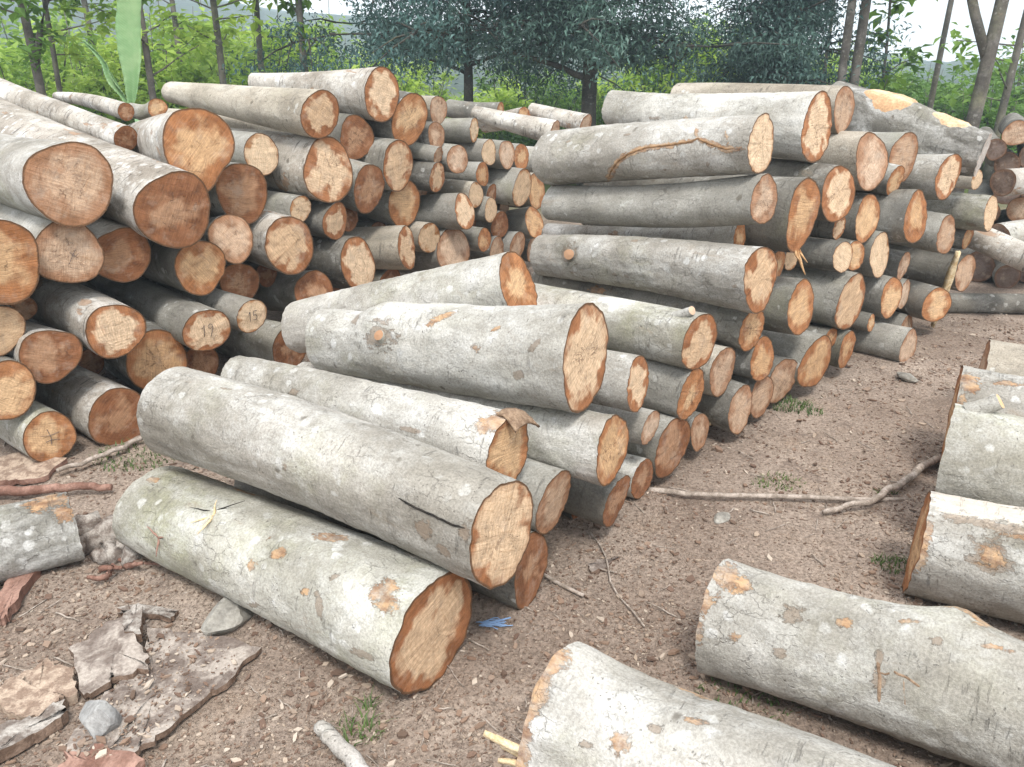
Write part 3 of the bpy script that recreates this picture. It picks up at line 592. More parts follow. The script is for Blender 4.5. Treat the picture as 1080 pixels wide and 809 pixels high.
 ('R24', 'R', (1.406, 4.010, 0.729), (0.560, 4.930, 0.729), 0.057, 0.053, 'd', 'C', 'small yellow end below the splinter'),
 ('R25', 'R', (1.059, 3.361, 0.788), (0.163, 4.280, 0.701), 0.134, 0.102, 'p', 'P', 'long pale green-grey log with a knot and brown-grained end'),
 ('R25b', 'R', (1.307, 3.902, 0.730), (0.457, 4.823, 0.815), 0.077, 0.072, 'd', 'O', 'orange end half hidden behind the brown-grained end'),
 ('R26', 'R', (1.409, 3.792, 0.540), (0.571, 4.716, 0.446), 0.135, 0.125, 'd', 'O', 'blue-grey log with large deep orange end in the third row'),
 ('R27', 'R', (1.851, 4.259, 0.438), (1.041, 5.211, 0.455), 0.163, 0.152, 'g', 'P', 'grey log with slanted pale-streaked end right of the deep orange end'),
 ('R28', 'R', (2.272, 4.681, 0.354), (1.476, 5.645, 0.359), 0.127, 0.118, 'g', 'O', 'round orange end with pale rim, right of the slanted pale-streaked end'),
 ('R29', 'R', (2.512, 5.012, 0.285), (1.617, 5.905, 0.331), 0.097, 0.090, 'g', 'T', 'dull end half behind the round orange end'),
 ('R30', 'R', (2.351, 4.526, 0.095), (1.880, 5.110, 0.104), 0.110, 0.102, 'g', 'T', 'short grey log lying at the right foot of the pile on the dirt'),
 ('R31', 'R', (2.593, 5.066, 0.060), (1.974, 5.726, 0.055), 0.075, 0.070, 'g', 'T', 'short log with dusty end lying behind and above the grey log at foot'),
 ('R32', 'R', (2.138, 4.595, 0.220), (1.324, 5.544, 0.228), 0.052, 0.048, 'd', 'O', 'tiny sliver of orange end low in the right pile'),
 ('R33', 'R', (1.750, 4.215, 0.240), (0.880, 5.116, 0.201), 0.070, 0.066, 'd', 'O', 'small orange-brown end between large ends near the pile foot'),
 ('R34', 'R', (1.883, 4.288, 0.161), (1.082, 5.247, 0.150), 0.104, 0.097, 'd', 'O', 'small bottom-row end with orange oval, left of the grey log at foot'),
 ('R35', 'R', (1.583, 3.957, 0.196), (0.772, 4.909, 0.200), 0.148, 0.138, 'g', 'O', 'bottom-row log with big round pinkish orange end'),
 ('R36', 'R', (1.367, 3.802, 0.157), (0.498, 4.702, 0.153), 0.129, 0.120, 'd', 'T', 'bottom-row log with dull brown end, left of the big round pinkish one'),
 ('R37', 'R', (1.174, 3.562, 0.354), (0.408, 4.352, 0.354), 0.110, 0.102, 'd', 'O', 'vivid orange end standing over two dull bottom-row ends'),
 ('R38', 'R', (1.215, 3.630, 0.138), (0.336, 4.519, 0.137), 0.105, 0.098, 'd', 'T', 'dull brown bottom-row end under the vivid orange end'),
 ('R39', 'R', (1.083, 3.477, 0.525), (0.165, 4.397, 0.525), 0.101, 0.094, 'd', 'O', 'dark grey log under the long knotty log, with narrow orange end'),
 ('R40', 'R', (0.735, 2.995, 0.623), (-0.213, 3.885, 0.597), 0.117, 0.109, 'm', 'P', 'green-stained log with small branch stub and streaked pale end'),
 ('R41', 'R', (0.938, 3.365, 0.365), (0.022, 4.215, 0.365), 0.113, 0.105, 't', 'T', 'log with dull tan end below right of the green-stained log'),
 ('R42', 'R', (0.722, 3.008, 0.398), (-0.228, 3.820, 0.401), 0.106, 0.099, 'g', 'O', 'grey log with round orange end low below the green-stained log'),
 ('R43', 'R', (1.057, 3.430, 0.154), (0.162, 4.302, 0.154), 0.114, 0.106, 'd', 'T', 'dark bottom log with tan end, a pale stick poking out beside it'),
 ('R44', 'R', (0.455, 2.708, 0.559), (-0.507, 3.425, 0.559), 0.098, 0.091, 'p', 'P', 'pale log with creamy brown-rimmed end right of the thick hero-sized log'),
 ('R45', 'R', (0.238, 2.440, 0.750), (-0.761, 3.121, 0.594), 0.170, 0.118, 'p', 'P', 'very thick pale log with bulging knot and tall rugged brown-edged end'),
 ('R46', 'R', (0.028, 3.369, 0.749), (-1.120, 4.079, 0.351), 0.147, 0.132, 'p', 'O', 'long smooth grey log sloping up to the right, orange end on top'),
 ('R47', 'R', (0.828, 3.234, 0.132), (-0.114, 4.057, 0.132), 0.087, 0.081, 'd', 'T', 'narrow dull bottom-row end left of the pale stick'),
 ('R48', 'R', (0.657, 2.980, 0.177), (-0.297, 3.789, 0.186), 0.129, 0.120, 'g', 'B', 'wide dark weathered end of a bottom log, mid pile foot'),
 ('R49', 'R', (0.526, 2.790, 0.350), (-0.467, 3.550, 0.350), 0.071, 0.066, 'p', 'T', 'small pale log with tan end above the wide dark weathered end'),
 ('R50', 'R', (0.331, 2.399, 0.446), (-0.885, 3.195, 0.396), 0.116, 0.075, 'p', 'O', 'long pale log with bright orange tall oval end, second row of front stack'),
 ('R51', 'R', (0.376, 2.556, 0.165), (-0.669, 3.222, 0.306), 0.102, 0.095, 'd', 'B', 'dark bottom log with dirty brown end under the bright orange tall oval'),
 ('R52', 'R', (0.518, 2.845, 0.102), (-0.386, 3.476, 0.086), 0.087, 0.081, 'p', 'B', 'bottom log with brown end behind the dirty brown one'),
 ('R53', 'R', (-0.011, 2.154, 0.552), (-1.038, 2.841, 0.540), 0.118, 0.076, 'p', 'O', 'pale front-stack log with a torn bark flap over its hollow-looking orange end'),
 ('R54', 'R', (-0.024, 1.882, 0.443), (-1.176, 2.589, 0.506), 0.150, 0.157, 'p', 'P', 'big pale green-tinged log with a long black crack, upper one of the two nearest'),
 ('R55', 'R', (-0.214, 1.813, 0.170), (-1.268, 2.524, 0.151), 0.179, 0.163, 'm', 'P', 'nearest big log with orange scrapes and mossy side, lying in the dirt'),
 ('R56', 'R', (0.061, 2.183, 0.128), (-1.014, 2.823, 0.096), 0.119, 0.111, 'd', 'B', 'dull brown end close under the big pale green-tinged log'),
 ('R57', 'R', (0.134, 2.274, 0.317), (-0.898, 2.979, 0.367), 0.112, 0.104, 'g', 'T', 'log with pale brown slanting end between front logs'),
 ('R58', 'R', (0.275, 2.720, 0.053), (-0.688, 3.536, 0.048), 0.068, 0.063, 'd', 'B', 'shadowed dark log in the gap under the bright orange tall oval'),
 ('R59', 'R', (1.058, 3.733, 0.896), (0.204, 4.562, 0.762), 0.066, 0.053, 'w', 'O', 'dark-mottled thin log squeezed beneath the smooth dark grey log'),
 ('F1', 'F', (1.259, 0.735, 0.178), (0.114, 1.451, 0.178), 0.178, 0.178, 'p', 'O', 'pale log in the bottom right foreground with splinters at its orange-rimmed left end'),
 ('F2', 'F', (1.732, 1.190, 0.156), (0.588, 1.905, 0.156), 0.156, 0.156, 'p', 'O', 'long grey log with a cross-shaped cut mark and flared shoulder, second nearest at right'),
 ('F3', 'F', (2.451, 1.621, 0.178), (1.324, 2.271, 0.171), 0.176, 0.176, 'p', 'O', 'log at the right edge with round orange knot and peeled whitish top strip'),
 ('F4', 'F', (2.677, 1.952, 0.243), (1.589, 2.664, 0.248), 0.242, 0.242, 'm', 'O', 'green-grey log at the right edge with short broken branch stub'),
 ('F5', 'F', (2.985, 2.481, 0.237), (1.883, 3.170, 0.237), 0.237, 0.237, 'p', 'O', 'log at the right edge with large peeled orange patches'),
 ('F6', 'F', (3.380, 3.164, 0.185), (2.362, 3.800, 0.185), 0.185, 0.185, 't', 'T', 'pale yellowish log farthest back in the right edge row'),
 ('G1', 'G', (-1.532, 2.452, 0.122), (-2.576, 1.808, 0.118), 0.119, 0.119, 'k', 'O', 'grey lichen-blotched log lying apart at the left photo edge'),
 ('R23', 'R', (2.931, 5.179, 1.138), (2.204, 5.820, 1.294), 0.125, 0.250, 'k', 'W', 'thick slanting trunk on top with two fresh orange pruned branch scars'),
 ('S1', 'S', (3.090, 5.622, 0.068), (4.589, 5.570, 0.068), 0.068, 0.068, 'd', 'T', 'dark log lying flat on the dirt before the far right pile'),
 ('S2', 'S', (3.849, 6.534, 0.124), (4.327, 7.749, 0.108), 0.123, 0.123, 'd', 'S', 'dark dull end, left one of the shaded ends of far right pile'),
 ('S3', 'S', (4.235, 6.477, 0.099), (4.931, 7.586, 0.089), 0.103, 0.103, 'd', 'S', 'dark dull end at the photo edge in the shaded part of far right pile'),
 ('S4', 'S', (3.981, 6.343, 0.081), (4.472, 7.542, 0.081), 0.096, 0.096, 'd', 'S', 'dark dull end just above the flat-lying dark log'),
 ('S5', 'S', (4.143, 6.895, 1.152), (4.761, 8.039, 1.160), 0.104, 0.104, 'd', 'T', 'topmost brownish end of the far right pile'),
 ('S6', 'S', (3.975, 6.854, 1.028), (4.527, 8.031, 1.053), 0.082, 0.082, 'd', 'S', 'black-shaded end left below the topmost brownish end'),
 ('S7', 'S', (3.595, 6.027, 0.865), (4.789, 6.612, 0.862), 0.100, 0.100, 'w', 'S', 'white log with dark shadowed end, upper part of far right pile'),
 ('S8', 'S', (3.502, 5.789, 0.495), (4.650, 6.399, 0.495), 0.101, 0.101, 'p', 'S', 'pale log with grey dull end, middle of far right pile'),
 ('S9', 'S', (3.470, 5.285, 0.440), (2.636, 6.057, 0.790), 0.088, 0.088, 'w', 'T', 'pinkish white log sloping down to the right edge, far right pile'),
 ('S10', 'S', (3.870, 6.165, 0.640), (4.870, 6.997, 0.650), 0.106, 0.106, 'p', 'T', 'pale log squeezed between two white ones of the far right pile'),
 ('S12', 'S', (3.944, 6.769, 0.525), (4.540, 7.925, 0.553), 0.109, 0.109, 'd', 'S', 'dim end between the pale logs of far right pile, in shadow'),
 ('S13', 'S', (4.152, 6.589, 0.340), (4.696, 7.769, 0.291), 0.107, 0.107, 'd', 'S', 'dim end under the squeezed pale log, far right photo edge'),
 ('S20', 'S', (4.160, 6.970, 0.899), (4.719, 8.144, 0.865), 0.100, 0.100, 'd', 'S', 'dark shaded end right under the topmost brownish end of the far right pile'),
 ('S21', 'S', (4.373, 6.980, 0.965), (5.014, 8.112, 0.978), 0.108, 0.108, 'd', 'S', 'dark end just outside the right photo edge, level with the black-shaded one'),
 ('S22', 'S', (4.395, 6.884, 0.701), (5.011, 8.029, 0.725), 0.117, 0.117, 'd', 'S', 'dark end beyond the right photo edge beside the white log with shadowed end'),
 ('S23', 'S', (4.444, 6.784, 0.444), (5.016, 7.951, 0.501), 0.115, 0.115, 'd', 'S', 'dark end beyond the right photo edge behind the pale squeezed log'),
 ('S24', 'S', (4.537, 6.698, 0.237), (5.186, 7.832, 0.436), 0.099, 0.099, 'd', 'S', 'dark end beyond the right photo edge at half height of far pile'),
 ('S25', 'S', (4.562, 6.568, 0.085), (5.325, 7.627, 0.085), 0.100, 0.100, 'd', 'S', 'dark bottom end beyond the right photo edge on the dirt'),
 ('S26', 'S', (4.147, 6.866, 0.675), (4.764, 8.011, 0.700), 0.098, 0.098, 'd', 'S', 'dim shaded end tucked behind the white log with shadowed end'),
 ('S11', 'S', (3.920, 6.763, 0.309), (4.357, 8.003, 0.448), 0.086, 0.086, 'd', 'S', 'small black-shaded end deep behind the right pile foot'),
]
END['S'] = end_mat('shade_darkened_end', (.20, .165, .15), (.14, .11, .10), .6, .3, .4)  # shade over the far right pile is put into these dark end colours
END_CUT = end_mat('pruned_cut_face', (.66, .44, .235), (.54, .295, .12), .8, .2, .05, (.40, .24, .12))
LOG_OPTS = {
 'L3': dict(tear=1.0), 'R55': dict(hero=True, bend=.01), 'R54': dict(hero=True), 'R53': dict(hero=True, oval=.06), 'R50': dict(hero=True),
 'R45': dict(hero=True, oval=.06, bulge=[(1.30, -.22, .75, .10, .22), (1.3, -.02, .9, .20, .17), (1.25, -.40, .6, .05, -.13)]),
 'R46': dict(hero=True, oval=.05), 'R3': dict(hero=True, oval=.06), 'R25': dict(hero=True, bulge=[(.9, -.36, .4, .07, .14)]),
 'F1': dict(hero=True, oval=.05, flare=[(1.6, -.68, .75, .10, .26), (1.4, -.15, .7, .2, .07)]),
 'F2': dict(hero=True, flare=[(1.8, -.10, .7, .16, .14), (2.1, -.10, .34, .06, .16), (1.5, -.7, .8, .10, .08)]), 'F3': dict(hero=True, bulge=[(1.5, -.2, .6, .2, .07)]),
 'F4': dict(hero=True), 'F5': dict(hero=True), 'G1': dict(hero=True), 'R23': dict(hero=True, bend=.04, bulge=[(1.5, -.05, .8, .22, .16)]), 'R1': dict(hero=True), 'R14': dict(hero=True), 'R39': dict(hero=True),
}

LG = {}
for i, (idn, pile, near, fr, r, rf, bk, en, label) in enumerate(LOGS):
    kw = dict(LOG_OPTS.get(idn, {}))
    LG[idn] = Log('log', near, fr, r, rf, bk, en, label, 'log', GROUPS[pile], i+1, **kw)
# ------------------------------------------------------------------ marks and parts of single logs
def scar(idn, u, v, w, h, mat=M_SCAR, rot=0.0, **kw):
    lg = LG[idn]; th, y = lg.hit(u, v); lg.mark(th, y, w, h, {M_SCAR: 'scar', M_SCARB: 'stain', M_SCARW: 'peel', M_CRACK: 'stain'}[mat], rot)
ONE = [[(-.5, .35), (-.3, .7), (-.35, -.6)]]
FIVE = [[(.75, .7), (.2, .65), (.15, .1), (.5, .2), (.7, -.15), (.5, -.55), (.1, -.5)]]
NINE = [[(.65, .5), (.35, .75), (.1, .45), (.35, .15), (.65, .45), (.6, 0), (.35, -.75)]]
LG['L21'].scribble(ONE+FIVE, .040, M_PENCIL, .0014, (-.0, .0))
LG['L22'].scribble(ONE+NINE, .046, M_PENCIL, .0014, (0, .0))
LG['L61'].scribble([[(-.2, -.9), (.4, .1), (.7, .5)], [(.1, .3), (.5, -.2), (.9, .1)]], .045, M_PENCIL, .0011, (.0, -.01))
LG['L70'].scribble([[(-.6, .3), (.0, .15), (.7, .25)], [(-.1, .7), (.05, 0), (-.05, -.6)], [(-.4, -.3), (.1, -.2), (.6, -.35)]], .055, M_PENCIL, .0012)
# nearest log: orange scrapes, scar with a torn twig, split bark at the rim
for a in ((290, 585, .05, .035, .5), (283, 568, .06, .012, 1.3), (347, 567, .09, .06, .3), (320, 624, .03, .025, 0), (405, 630, .07, .13, .9), (262, 598, .05, .03, .2), (160, 505, .05, .03, .1), (258, 520, .12, .025, .1)):
    scar('R55', a[0], a[1], a[2], a[3], M_SCAR, a[4])
for a in ((335, 640, .025, .08, .5), (265, 640, .06, .02, .4), (380, 690, .10, .03, .2), (350, 610, .05, .02, .9)):
    scar('R55', a[0], a[1], a[2], a[3], M_SCARB, a[4])
scar('R55', 445, 590, .14, .035, M_SCARW, .1)
def twig(idn, u, v, ends, mat=M_SPLINT, name='splinter', r=.005, flat=.6):
    lg = LG[idn]; th, y = lg.hit(u, v); b = lg.surf(th, y, -.004); A = ([], [])
    nrm = Vector((cos(th), 0, sin(th))); tan = Vector((-sin(th), 0, cos(th)))
    for k, (a, t, n) in enumerate(ends):
        tip = b+Vector((0, a, 0))+tan*t+nrm*n
        P = wobble_path(b, tip, 6, .004, k+idn.__hash__() % 7 if False else k+1.3)
        add(A, tube(P, [r*(1-.8*i/5) for i in range(6)], 6))
    return mesh_obj(name, A[0], A[1], mat, lg.root)
twig('R55', 222, 545, [(-.05, -.05, .012), (.02, -.075, .02), (.035, -.06, .03), (-.02, .05, .015)])
twig('R55', 222, 540, [(.09, .07, .012), (-.09, -.02, .01)], M_CRACK, 'twig', .003)
twig('R55', 165, 568, [(-.04, .03, .02), (.03, -.05, .025), (.05, .02, .02)], M_PINK)
# upper log of the nearest pair: long black drying crack, small marks
lg = LG['R54']; pts = [lg.hit(u, v) for u, v in ((420, 530), (440, 540), (462, 548), (480, 556), (497, 560))]
lg.strip(pts, .006, M_CRACK, 'crack')
for a in ((447, 562, .06, .05, .3), (470, 585, .05, .05, .2), (300, 500, .02, .03, .2), (240, 415, .05, .008, .2)):
    scar('R54', a[0], a[1], a[2], a[3], M_SCARB, a[4])
lg.mark(pi*.15, lg.L/2-.02, .05, .06, 'stain')
# torn bark flap over the end of the third front log
lg = LG['R53']
V, Fc = [], []
for i in range(13):
    for j in range(9):
        f = i/12; th = pi*(.46+.26*j/8)+.08*f*(j-4)/4; y = lg.L/2-.03+.075*f*(1-.35*abs(noise.noise(Vector((j*.9, 3, 0)))))
        p = lg.surf(th, min(y, lg.L/2-.001), .003+.020*f*f+.004*noise.noise(Vector((i*.5, j*.7, 2)))); p.y = y
        p.z -= .09*max(0, f-.35)**1.3; V.append(p)
for i in range(12):
    for j in range(8): Fc.append((i*9+j, i*9+j+1, (i+1)*9+j+1, (i+1)*9+j))
o = mesh_obj('bark_flap', V, Fc, M_SCARB, lg.root); sm = o.modifiers.new('thick', 'SOLIDIFY'); sm.thickness = .007
lg.mark(pi*.42, lg.L/2-.03, .10, .10)
for a in ((310, 415, .07, .05, .2), (365, 445, .05, .03, .2), (430, 455, .08, .02, .1)): scar('R53', a[0], a[1], a[2], a[3], M_SCARB, a[4])
# thick rugged log: knot ring
lg = LG['R45']; lg.mark(1.2, -.36, .05, .16, 'stain', .3)
th, y = lg.hit(398, 352); lg.stub(th, y, .012, .022, BARK['m'], END['B'], 'knot', .1); lg.mark(th, y, .15, .13, 'stain')
scar('R45', 460, 333, .13, .03, M_SCAR, .5); scar('R45', 520, 345, .07, .012, M_SCAR, .4); scar('R45', 500, 365, .04, .04, M_SCAR)
for a in ((395, 335, .05, .02, 0), (560, 365, .05, .02, .8), (545, 395, .06, .03, .2)): scar('R45', a[0], a[1], a[2], a[3], M_SCARB, a[4])
# vine across the side of the thick grey log
lg = LG['R3']
pts = [lg.hit(u, v) for u, v in ((640, 194), (642, 183), (650, 171), (662, 163), (680, 157), (705, 154), (728, 150), (735, 147), (748, 153), (765, 158), (785, 156))]
lg.strip(pts, .013, M_VINE, 'vine', -.0035)
for i in range(len(pts)-1):
    for k in range(6):
        f = k/6; lg.mark(pts[i][0]+(pts[i+1][0]-pts[i][0])*f, pts[i][1]+(pts[i+1][1]-pts[i][1])*f, .040, .026, 'scar')
for a in ((733, 140, .02, .07, .4), (765, 150, .02, .09, .5), (660, 143, .04, .012, 0), (598, 150, .025, .02, 0), (745, 175, .025, .03, 0), (700, 180, .03, .01, 0)):
    scar('R3', a[0], a[1], a[2], a[3], M_SCAR if a[1] < 152 and a[0] > 700 else M_SCARB, a[4])
scar('R1', 725, 124, .03, .07, M_SCAR, .3); scar('R1', 748, 122, .10, .03, M_SCAR, .1); scar('R1', 693, 122, .12, .03, M_SCARB, .1)
# knot, stub and splinter
lg = LG['R25']; th, y = lg.hit(602, 271); lg.stub(th, y, .022, .030, BARK['p'], END['B'], 'knot', .3); lg.mark(th, y, .13, .12, 'stain')
for a in ((605, 290, .05, .02, 0), (650, 293, .03, .02, 0), (662, 295, .03, .02, 0), (670, 258, .05, .02, .3), (625, 292, .02, .02, 0), (775, 302, .03, .02, 0)): scar('R25', a[0], a[1], a[2], a[3], M_SCARB, a[4])
lg = LG['R40']; th, y = lg.hit(718, 331); lg.stub(th, y-.03, .075, .019, BARK['p'], END['T'], 'branch_stub', 1.7)
scar('R39', 630, 309, .16, .05, M_SCAR, .1)
lg = LG['R5']; c = lg.surf(-pi/2, lg.L/2, 0); A = ([], [])
for dx, dy, dz, r_ in ((.0, .05, -.10, .014), (-.03, .04, -.05, .010), (.03, .03, -.03, .012)):
    add(A, tube(wobble_path(c+Vector((dx*.5, -.02, .02)), c+Vector((dx, dy, dz)), 5, .006, dx*40+3), [r_*(1-.2*i) for i in range(5)], 6))
mesh_obj('splinter', A[0], A[1], M_SCAR, lg.root)
lg = LG['R14']; scar('R14', 1022, 236, .07, .05, M_CRACK); 
M_CHUNK2 = wood_mat('pruned_cut_face', (.45, .28, .155), (.64, .47, .31), 10, (1, .4, 1))
# slanting trunk with two pruned branch scars
lg = LG['R23']
for u, v, w, h in ((938, 102, .30, .17), (1004, 126, .22, .12)):
    th, y = lg.hit(u, v); th = max(th, .5*pi*.86); lg.patch(th, y, w, h, M_CHUNK2, 'pruned_cut', .010, 0, .22, 40)
# right front logs
lg = LG['F2']
for a in ((785, 617, .05, .05, 0, M_SCAR), (835, 652, .06, .06, 0, M_SCARB), (775, 675, .05, .035, .3, M_SCAR), (822, 693, .03, .025, 0, M_SCARB), (925, 728, .03, .06, .1, M_SCARB), (890, 662, .04, .03, 0, M_SCAR), (960, 662, .06, .018, .2, M_SCAR), (985, 682, .03, .02, 0, M_SCARB), (1045, 690, .08, .015, .2, M_SCAR), (925, 700, .02, .05, .2, M_SCARB)):
    scar('F2', *a[:4], a[5], a[4])
for pp, ww in ((((924, 702), (926, 722), (925, 752)), .010), (((914, 712), (932, 718), (938, 716)), .007), (((938, 714), (955, 722), (972, 735)), .008), (((951, 718), (953, 758)), .006)):
    lg.strip([lg.hit(*q) for q in pp], ww*1.2, M_SCARB, 'axe_cut', -.0035)
lg.mark(pi*.42, -lg.L/2+.03, .06, .14)
for th in (.1, .25): lg.mark(pi*th, -lg.L/2+.005, .03, .09)
lg = LG['F2']; lg.mark(pi*.70, -.10, .10, .10); lg.mark(pi*.60, -.05, .05, .08)
lg = LG['F1']
for a in ((655, 790, .04, .05, 0, M_SCAR), (735, 770, .05, .02, .2, M_SCAR), (620, 790, .03, .02, 0, M_SCARB), (730, 738, .12, .03, .1, M_SCAR), (690, 775, .03, .02, 0, M_SCARB)): scar('F1', *a[:4], a[5], a[4])
for th in (.05, .16, .3, .42): lg.mark(pi*th, -lg.L/2+.005, .05, .15)
c = lg.surf(pi*.08, -lg.L/2, -.03); A = ([], [])
for k, (dx, dy, dz, r_) in enumerate(((.03, -.085, .05, .012), (.01, -.07, .03, .011), (.02, -.055, -.02, .010), (.0, -.06, .0, .008))):
    add(A, tube(wobble_path(c+Vector((0, .03, dz*.4)), c+Vector((dx, dy, dz)), 5, .006, k+2.0), [r_*(1-.1*i) for i in range(5)], 5))
mesh_obj('splinter', A[0], A[1], M_SPLINT, lg.root)
lg = LG['F3']
th, y = lg.hit(1045, 583); lg.mark(th, y, .075, .07); lg.mark(th, y, .13, .12, 'stain')
for th in (.1, .22): lg.mark(pi*th, -lg.L/2+.005, .035, .12)
lg.mark(pi*.53, -lg.L/2+.28, .85, .20, 'peel')
lg.mark(pi*.36, -lg.L/2+.26, .75, .04, 'stain', .05)
lg.mark(pi*.32, -lg.L/2+.35, .35, .02, 'scar', .05)
lg = LG['F4']; th, y = lg.hit(1008, 436); lg.stub(pi*.52, -lg.L/2+.05, .085, .030, BARK['p'], END['O'], 'branch_stub', 1.3)
lg = LG['F5']
for a in ((1020, 403, .10, .09, 0), (1060, 402, .14, .03, .2), (1000, 425, .04, .10, 0)): scar('F5', *a[:4], M_SCAR, a[4])
for a in ((1050, 425, .03, .03), (1070, 395, .04, .03)): scar('F5', *a[:4], M_SCARB)
lg = LG['G1']
lg.mark(pi*.5, lg.L/2-.05, .13, .14); lg.mark(pi*.3, lg.L/2-.03, .07, .08)
for lg in LG.values(): lg.store()

# ------------------------------------------------------------------ ground
def spread(fine0, fine1, step, lim0, lim1, k=1.22):
    xs = [fine0+step*i for i in range(int((fine1-fine0)/step)+1)]
    d = step; x = xs[-1]
    while x < lim1: d *= k; x += d; xs.append(x)
    d = step; x = xs[0]; pre = []
    while x > lim0: d *= k; x -= d; pre.append(x)
    return pre[::-1]+xs
GLOGS = [(l[2][0], l[2][1], l[3][0], l[3][1], l[4]) for l in LOGS if l[2][2] < l[4]+.03 and l[2][1] < 4.6]
def gz(x, y):
    d = noise.noise(Vector((x*.9, y*.9, 3)))*.018+noise.noise(Vector((x*3.1, y*3.1, 8)))*.010+noise.noise(Vector((x*9, y*9, 1)))*.005
    for (ax_, ay_, bx_, by_, rr) in GLOGS:
        if abs(x-(ax_+bx_)/2) > 1.2 or abs(y-(ay_+by_)/2) > 1.2: continue
        ex, ey = bx_-ax_, by_-ay_; t = max(0, min(1, ((x-ax_)*ex+(y-ay_)*ey)/(ex*ex+ey*ey)))
        q = sqrt((x-ax_-ex*t)**2+(y-ay_-ey*t)**2)
        if q < rr+.15: d += .022*math.exp(-((q-rr*.62)/(.07))**2)*(1+.8*noise.noise(Vector((x*6, y*6, 5))))
    return d-.010+.0022*noise.noise(Vector((x*26, y*26, 4)))
xs = [max(-410, min(470, q)) for q in spread(-2.6, 3.4, .028, -410, 470)]; ys = [max(-55, min(336, q)) for q in spread(.9, 5.4, .028, -55, 336)]
V = [(x, y, gz(x, y) if abs(x) < 60 and y < 60 else 0) for y in ys for x in xs]; nx = len(xs)
Fc = [(j*nx+i, j*nx+i+1, (j+1)*nx+i+1, (j+1)*nx+i) for j in range(len(ys)-1) for i in range(nx-1)]
s = NT('dirt'); tc = s.n('ShaderNodeTexCoord'); v = tc.outputs['Object']
b = s.mix(s.step(s.noise(v, 1.1, 6, .62), .36, .64), (.245, .190, .152), (.365, .298, .246))
b = s.mix(s.step(s.noise(v, 4.5, 7, .7), .50, .70, 0, .6), b, (.135, .098, .080))
b = s.mix(s.step(s.noise(v, 2.1, 6, .66), .56, .70, 0, .4), b, (.27, .19, .13))
b = s.mix(s.step(s.noise(v, 1.6, 7, .7), .53, .68, 0, .55), b, (.36, .285, .22))
b = s.mix(s.step(s.noise(s.vmath('ADD', v, (7, 3, 0)), .75, 6, .68), .54, .68, 0, .4), b, (.17, .127, .102))
gr = s.noise(v, 70, 5, .75)
b = s.mix(1.0, b, s.mix(s.step(gr, .3, .7), (.62, .60, .58), (1.32, 1.32, 1.32)), 'MULTIPLY')
w = s.vmath('ADD', s.scaled(v, (1, 1.5, 1)), s.scaled(s.noise(v, 40, 3, color=True), (.03,)*3))
vd = s.voro(w, 46); vc = s.voro(w, 46, out='Color')
sp = s.n('ShaderNodeSeparateColor'); s.l(vc, sp.inputs[0])
cm = s.math('MULTIPLY', s.step(vd, .34, .26), s.step(sp.outputs[0], .60, .64))
w2 = s.vmath('ADD', s.scaled(v, (1.4, 1, 1)), s.scaled(s.noise(v, 70, 3, color=True), (.02,)*3)); v2d = s.voro(w2, 105); sp2 = s.n('ShaderNodeSeparateColor'); s.l(s.voro(w2, 105, out='Color'), sp2.inputs[0])
cm2 = s.math('MULTIPLY', s.step(v2d, .40, .28), s.step(sp2.outputs[0], .52, .56))
b = s.mix(s.math('MULTIPLY', cm2, .7), b, s.mix(sp2.outputs[1], (.12, .085, .065), (.46, .38, .31)))
b = s.mix(s.math('MULTIPLY', cm, .75), b, s.mix(sp.outputs[1], (.19, .125, .085), (.44, .36, .29)))
far_g = s.step(s.n('ShaderNodeSeparateXYZ').outputs[1], 9.0, 12.0)
sy = [n for n in s.t.nodes if n.bl_idname == 'ShaderNodeSeparateXYZ'][0]; s.l(v, sy.inputs[0])
b = s.mix(far_g, b, s.mix(s.noise(v, .8, 6, .7), (.05, .075, .025), (.12, .15, .05)))
s.color(b); s.p.inputs['Roughness'].default_value = .95; s.p.inputs['Specular IOR Level'].default_value = .1
s.bump(s.math('ADD', s.math('ADD', s.math('MULTIPLY', gr, .8), cm), s.math('MULTIPLY', cm2, .6)), 1.0, .014)
tag(mesh_obj('ground', V, Fc, s.m), kind='structure')

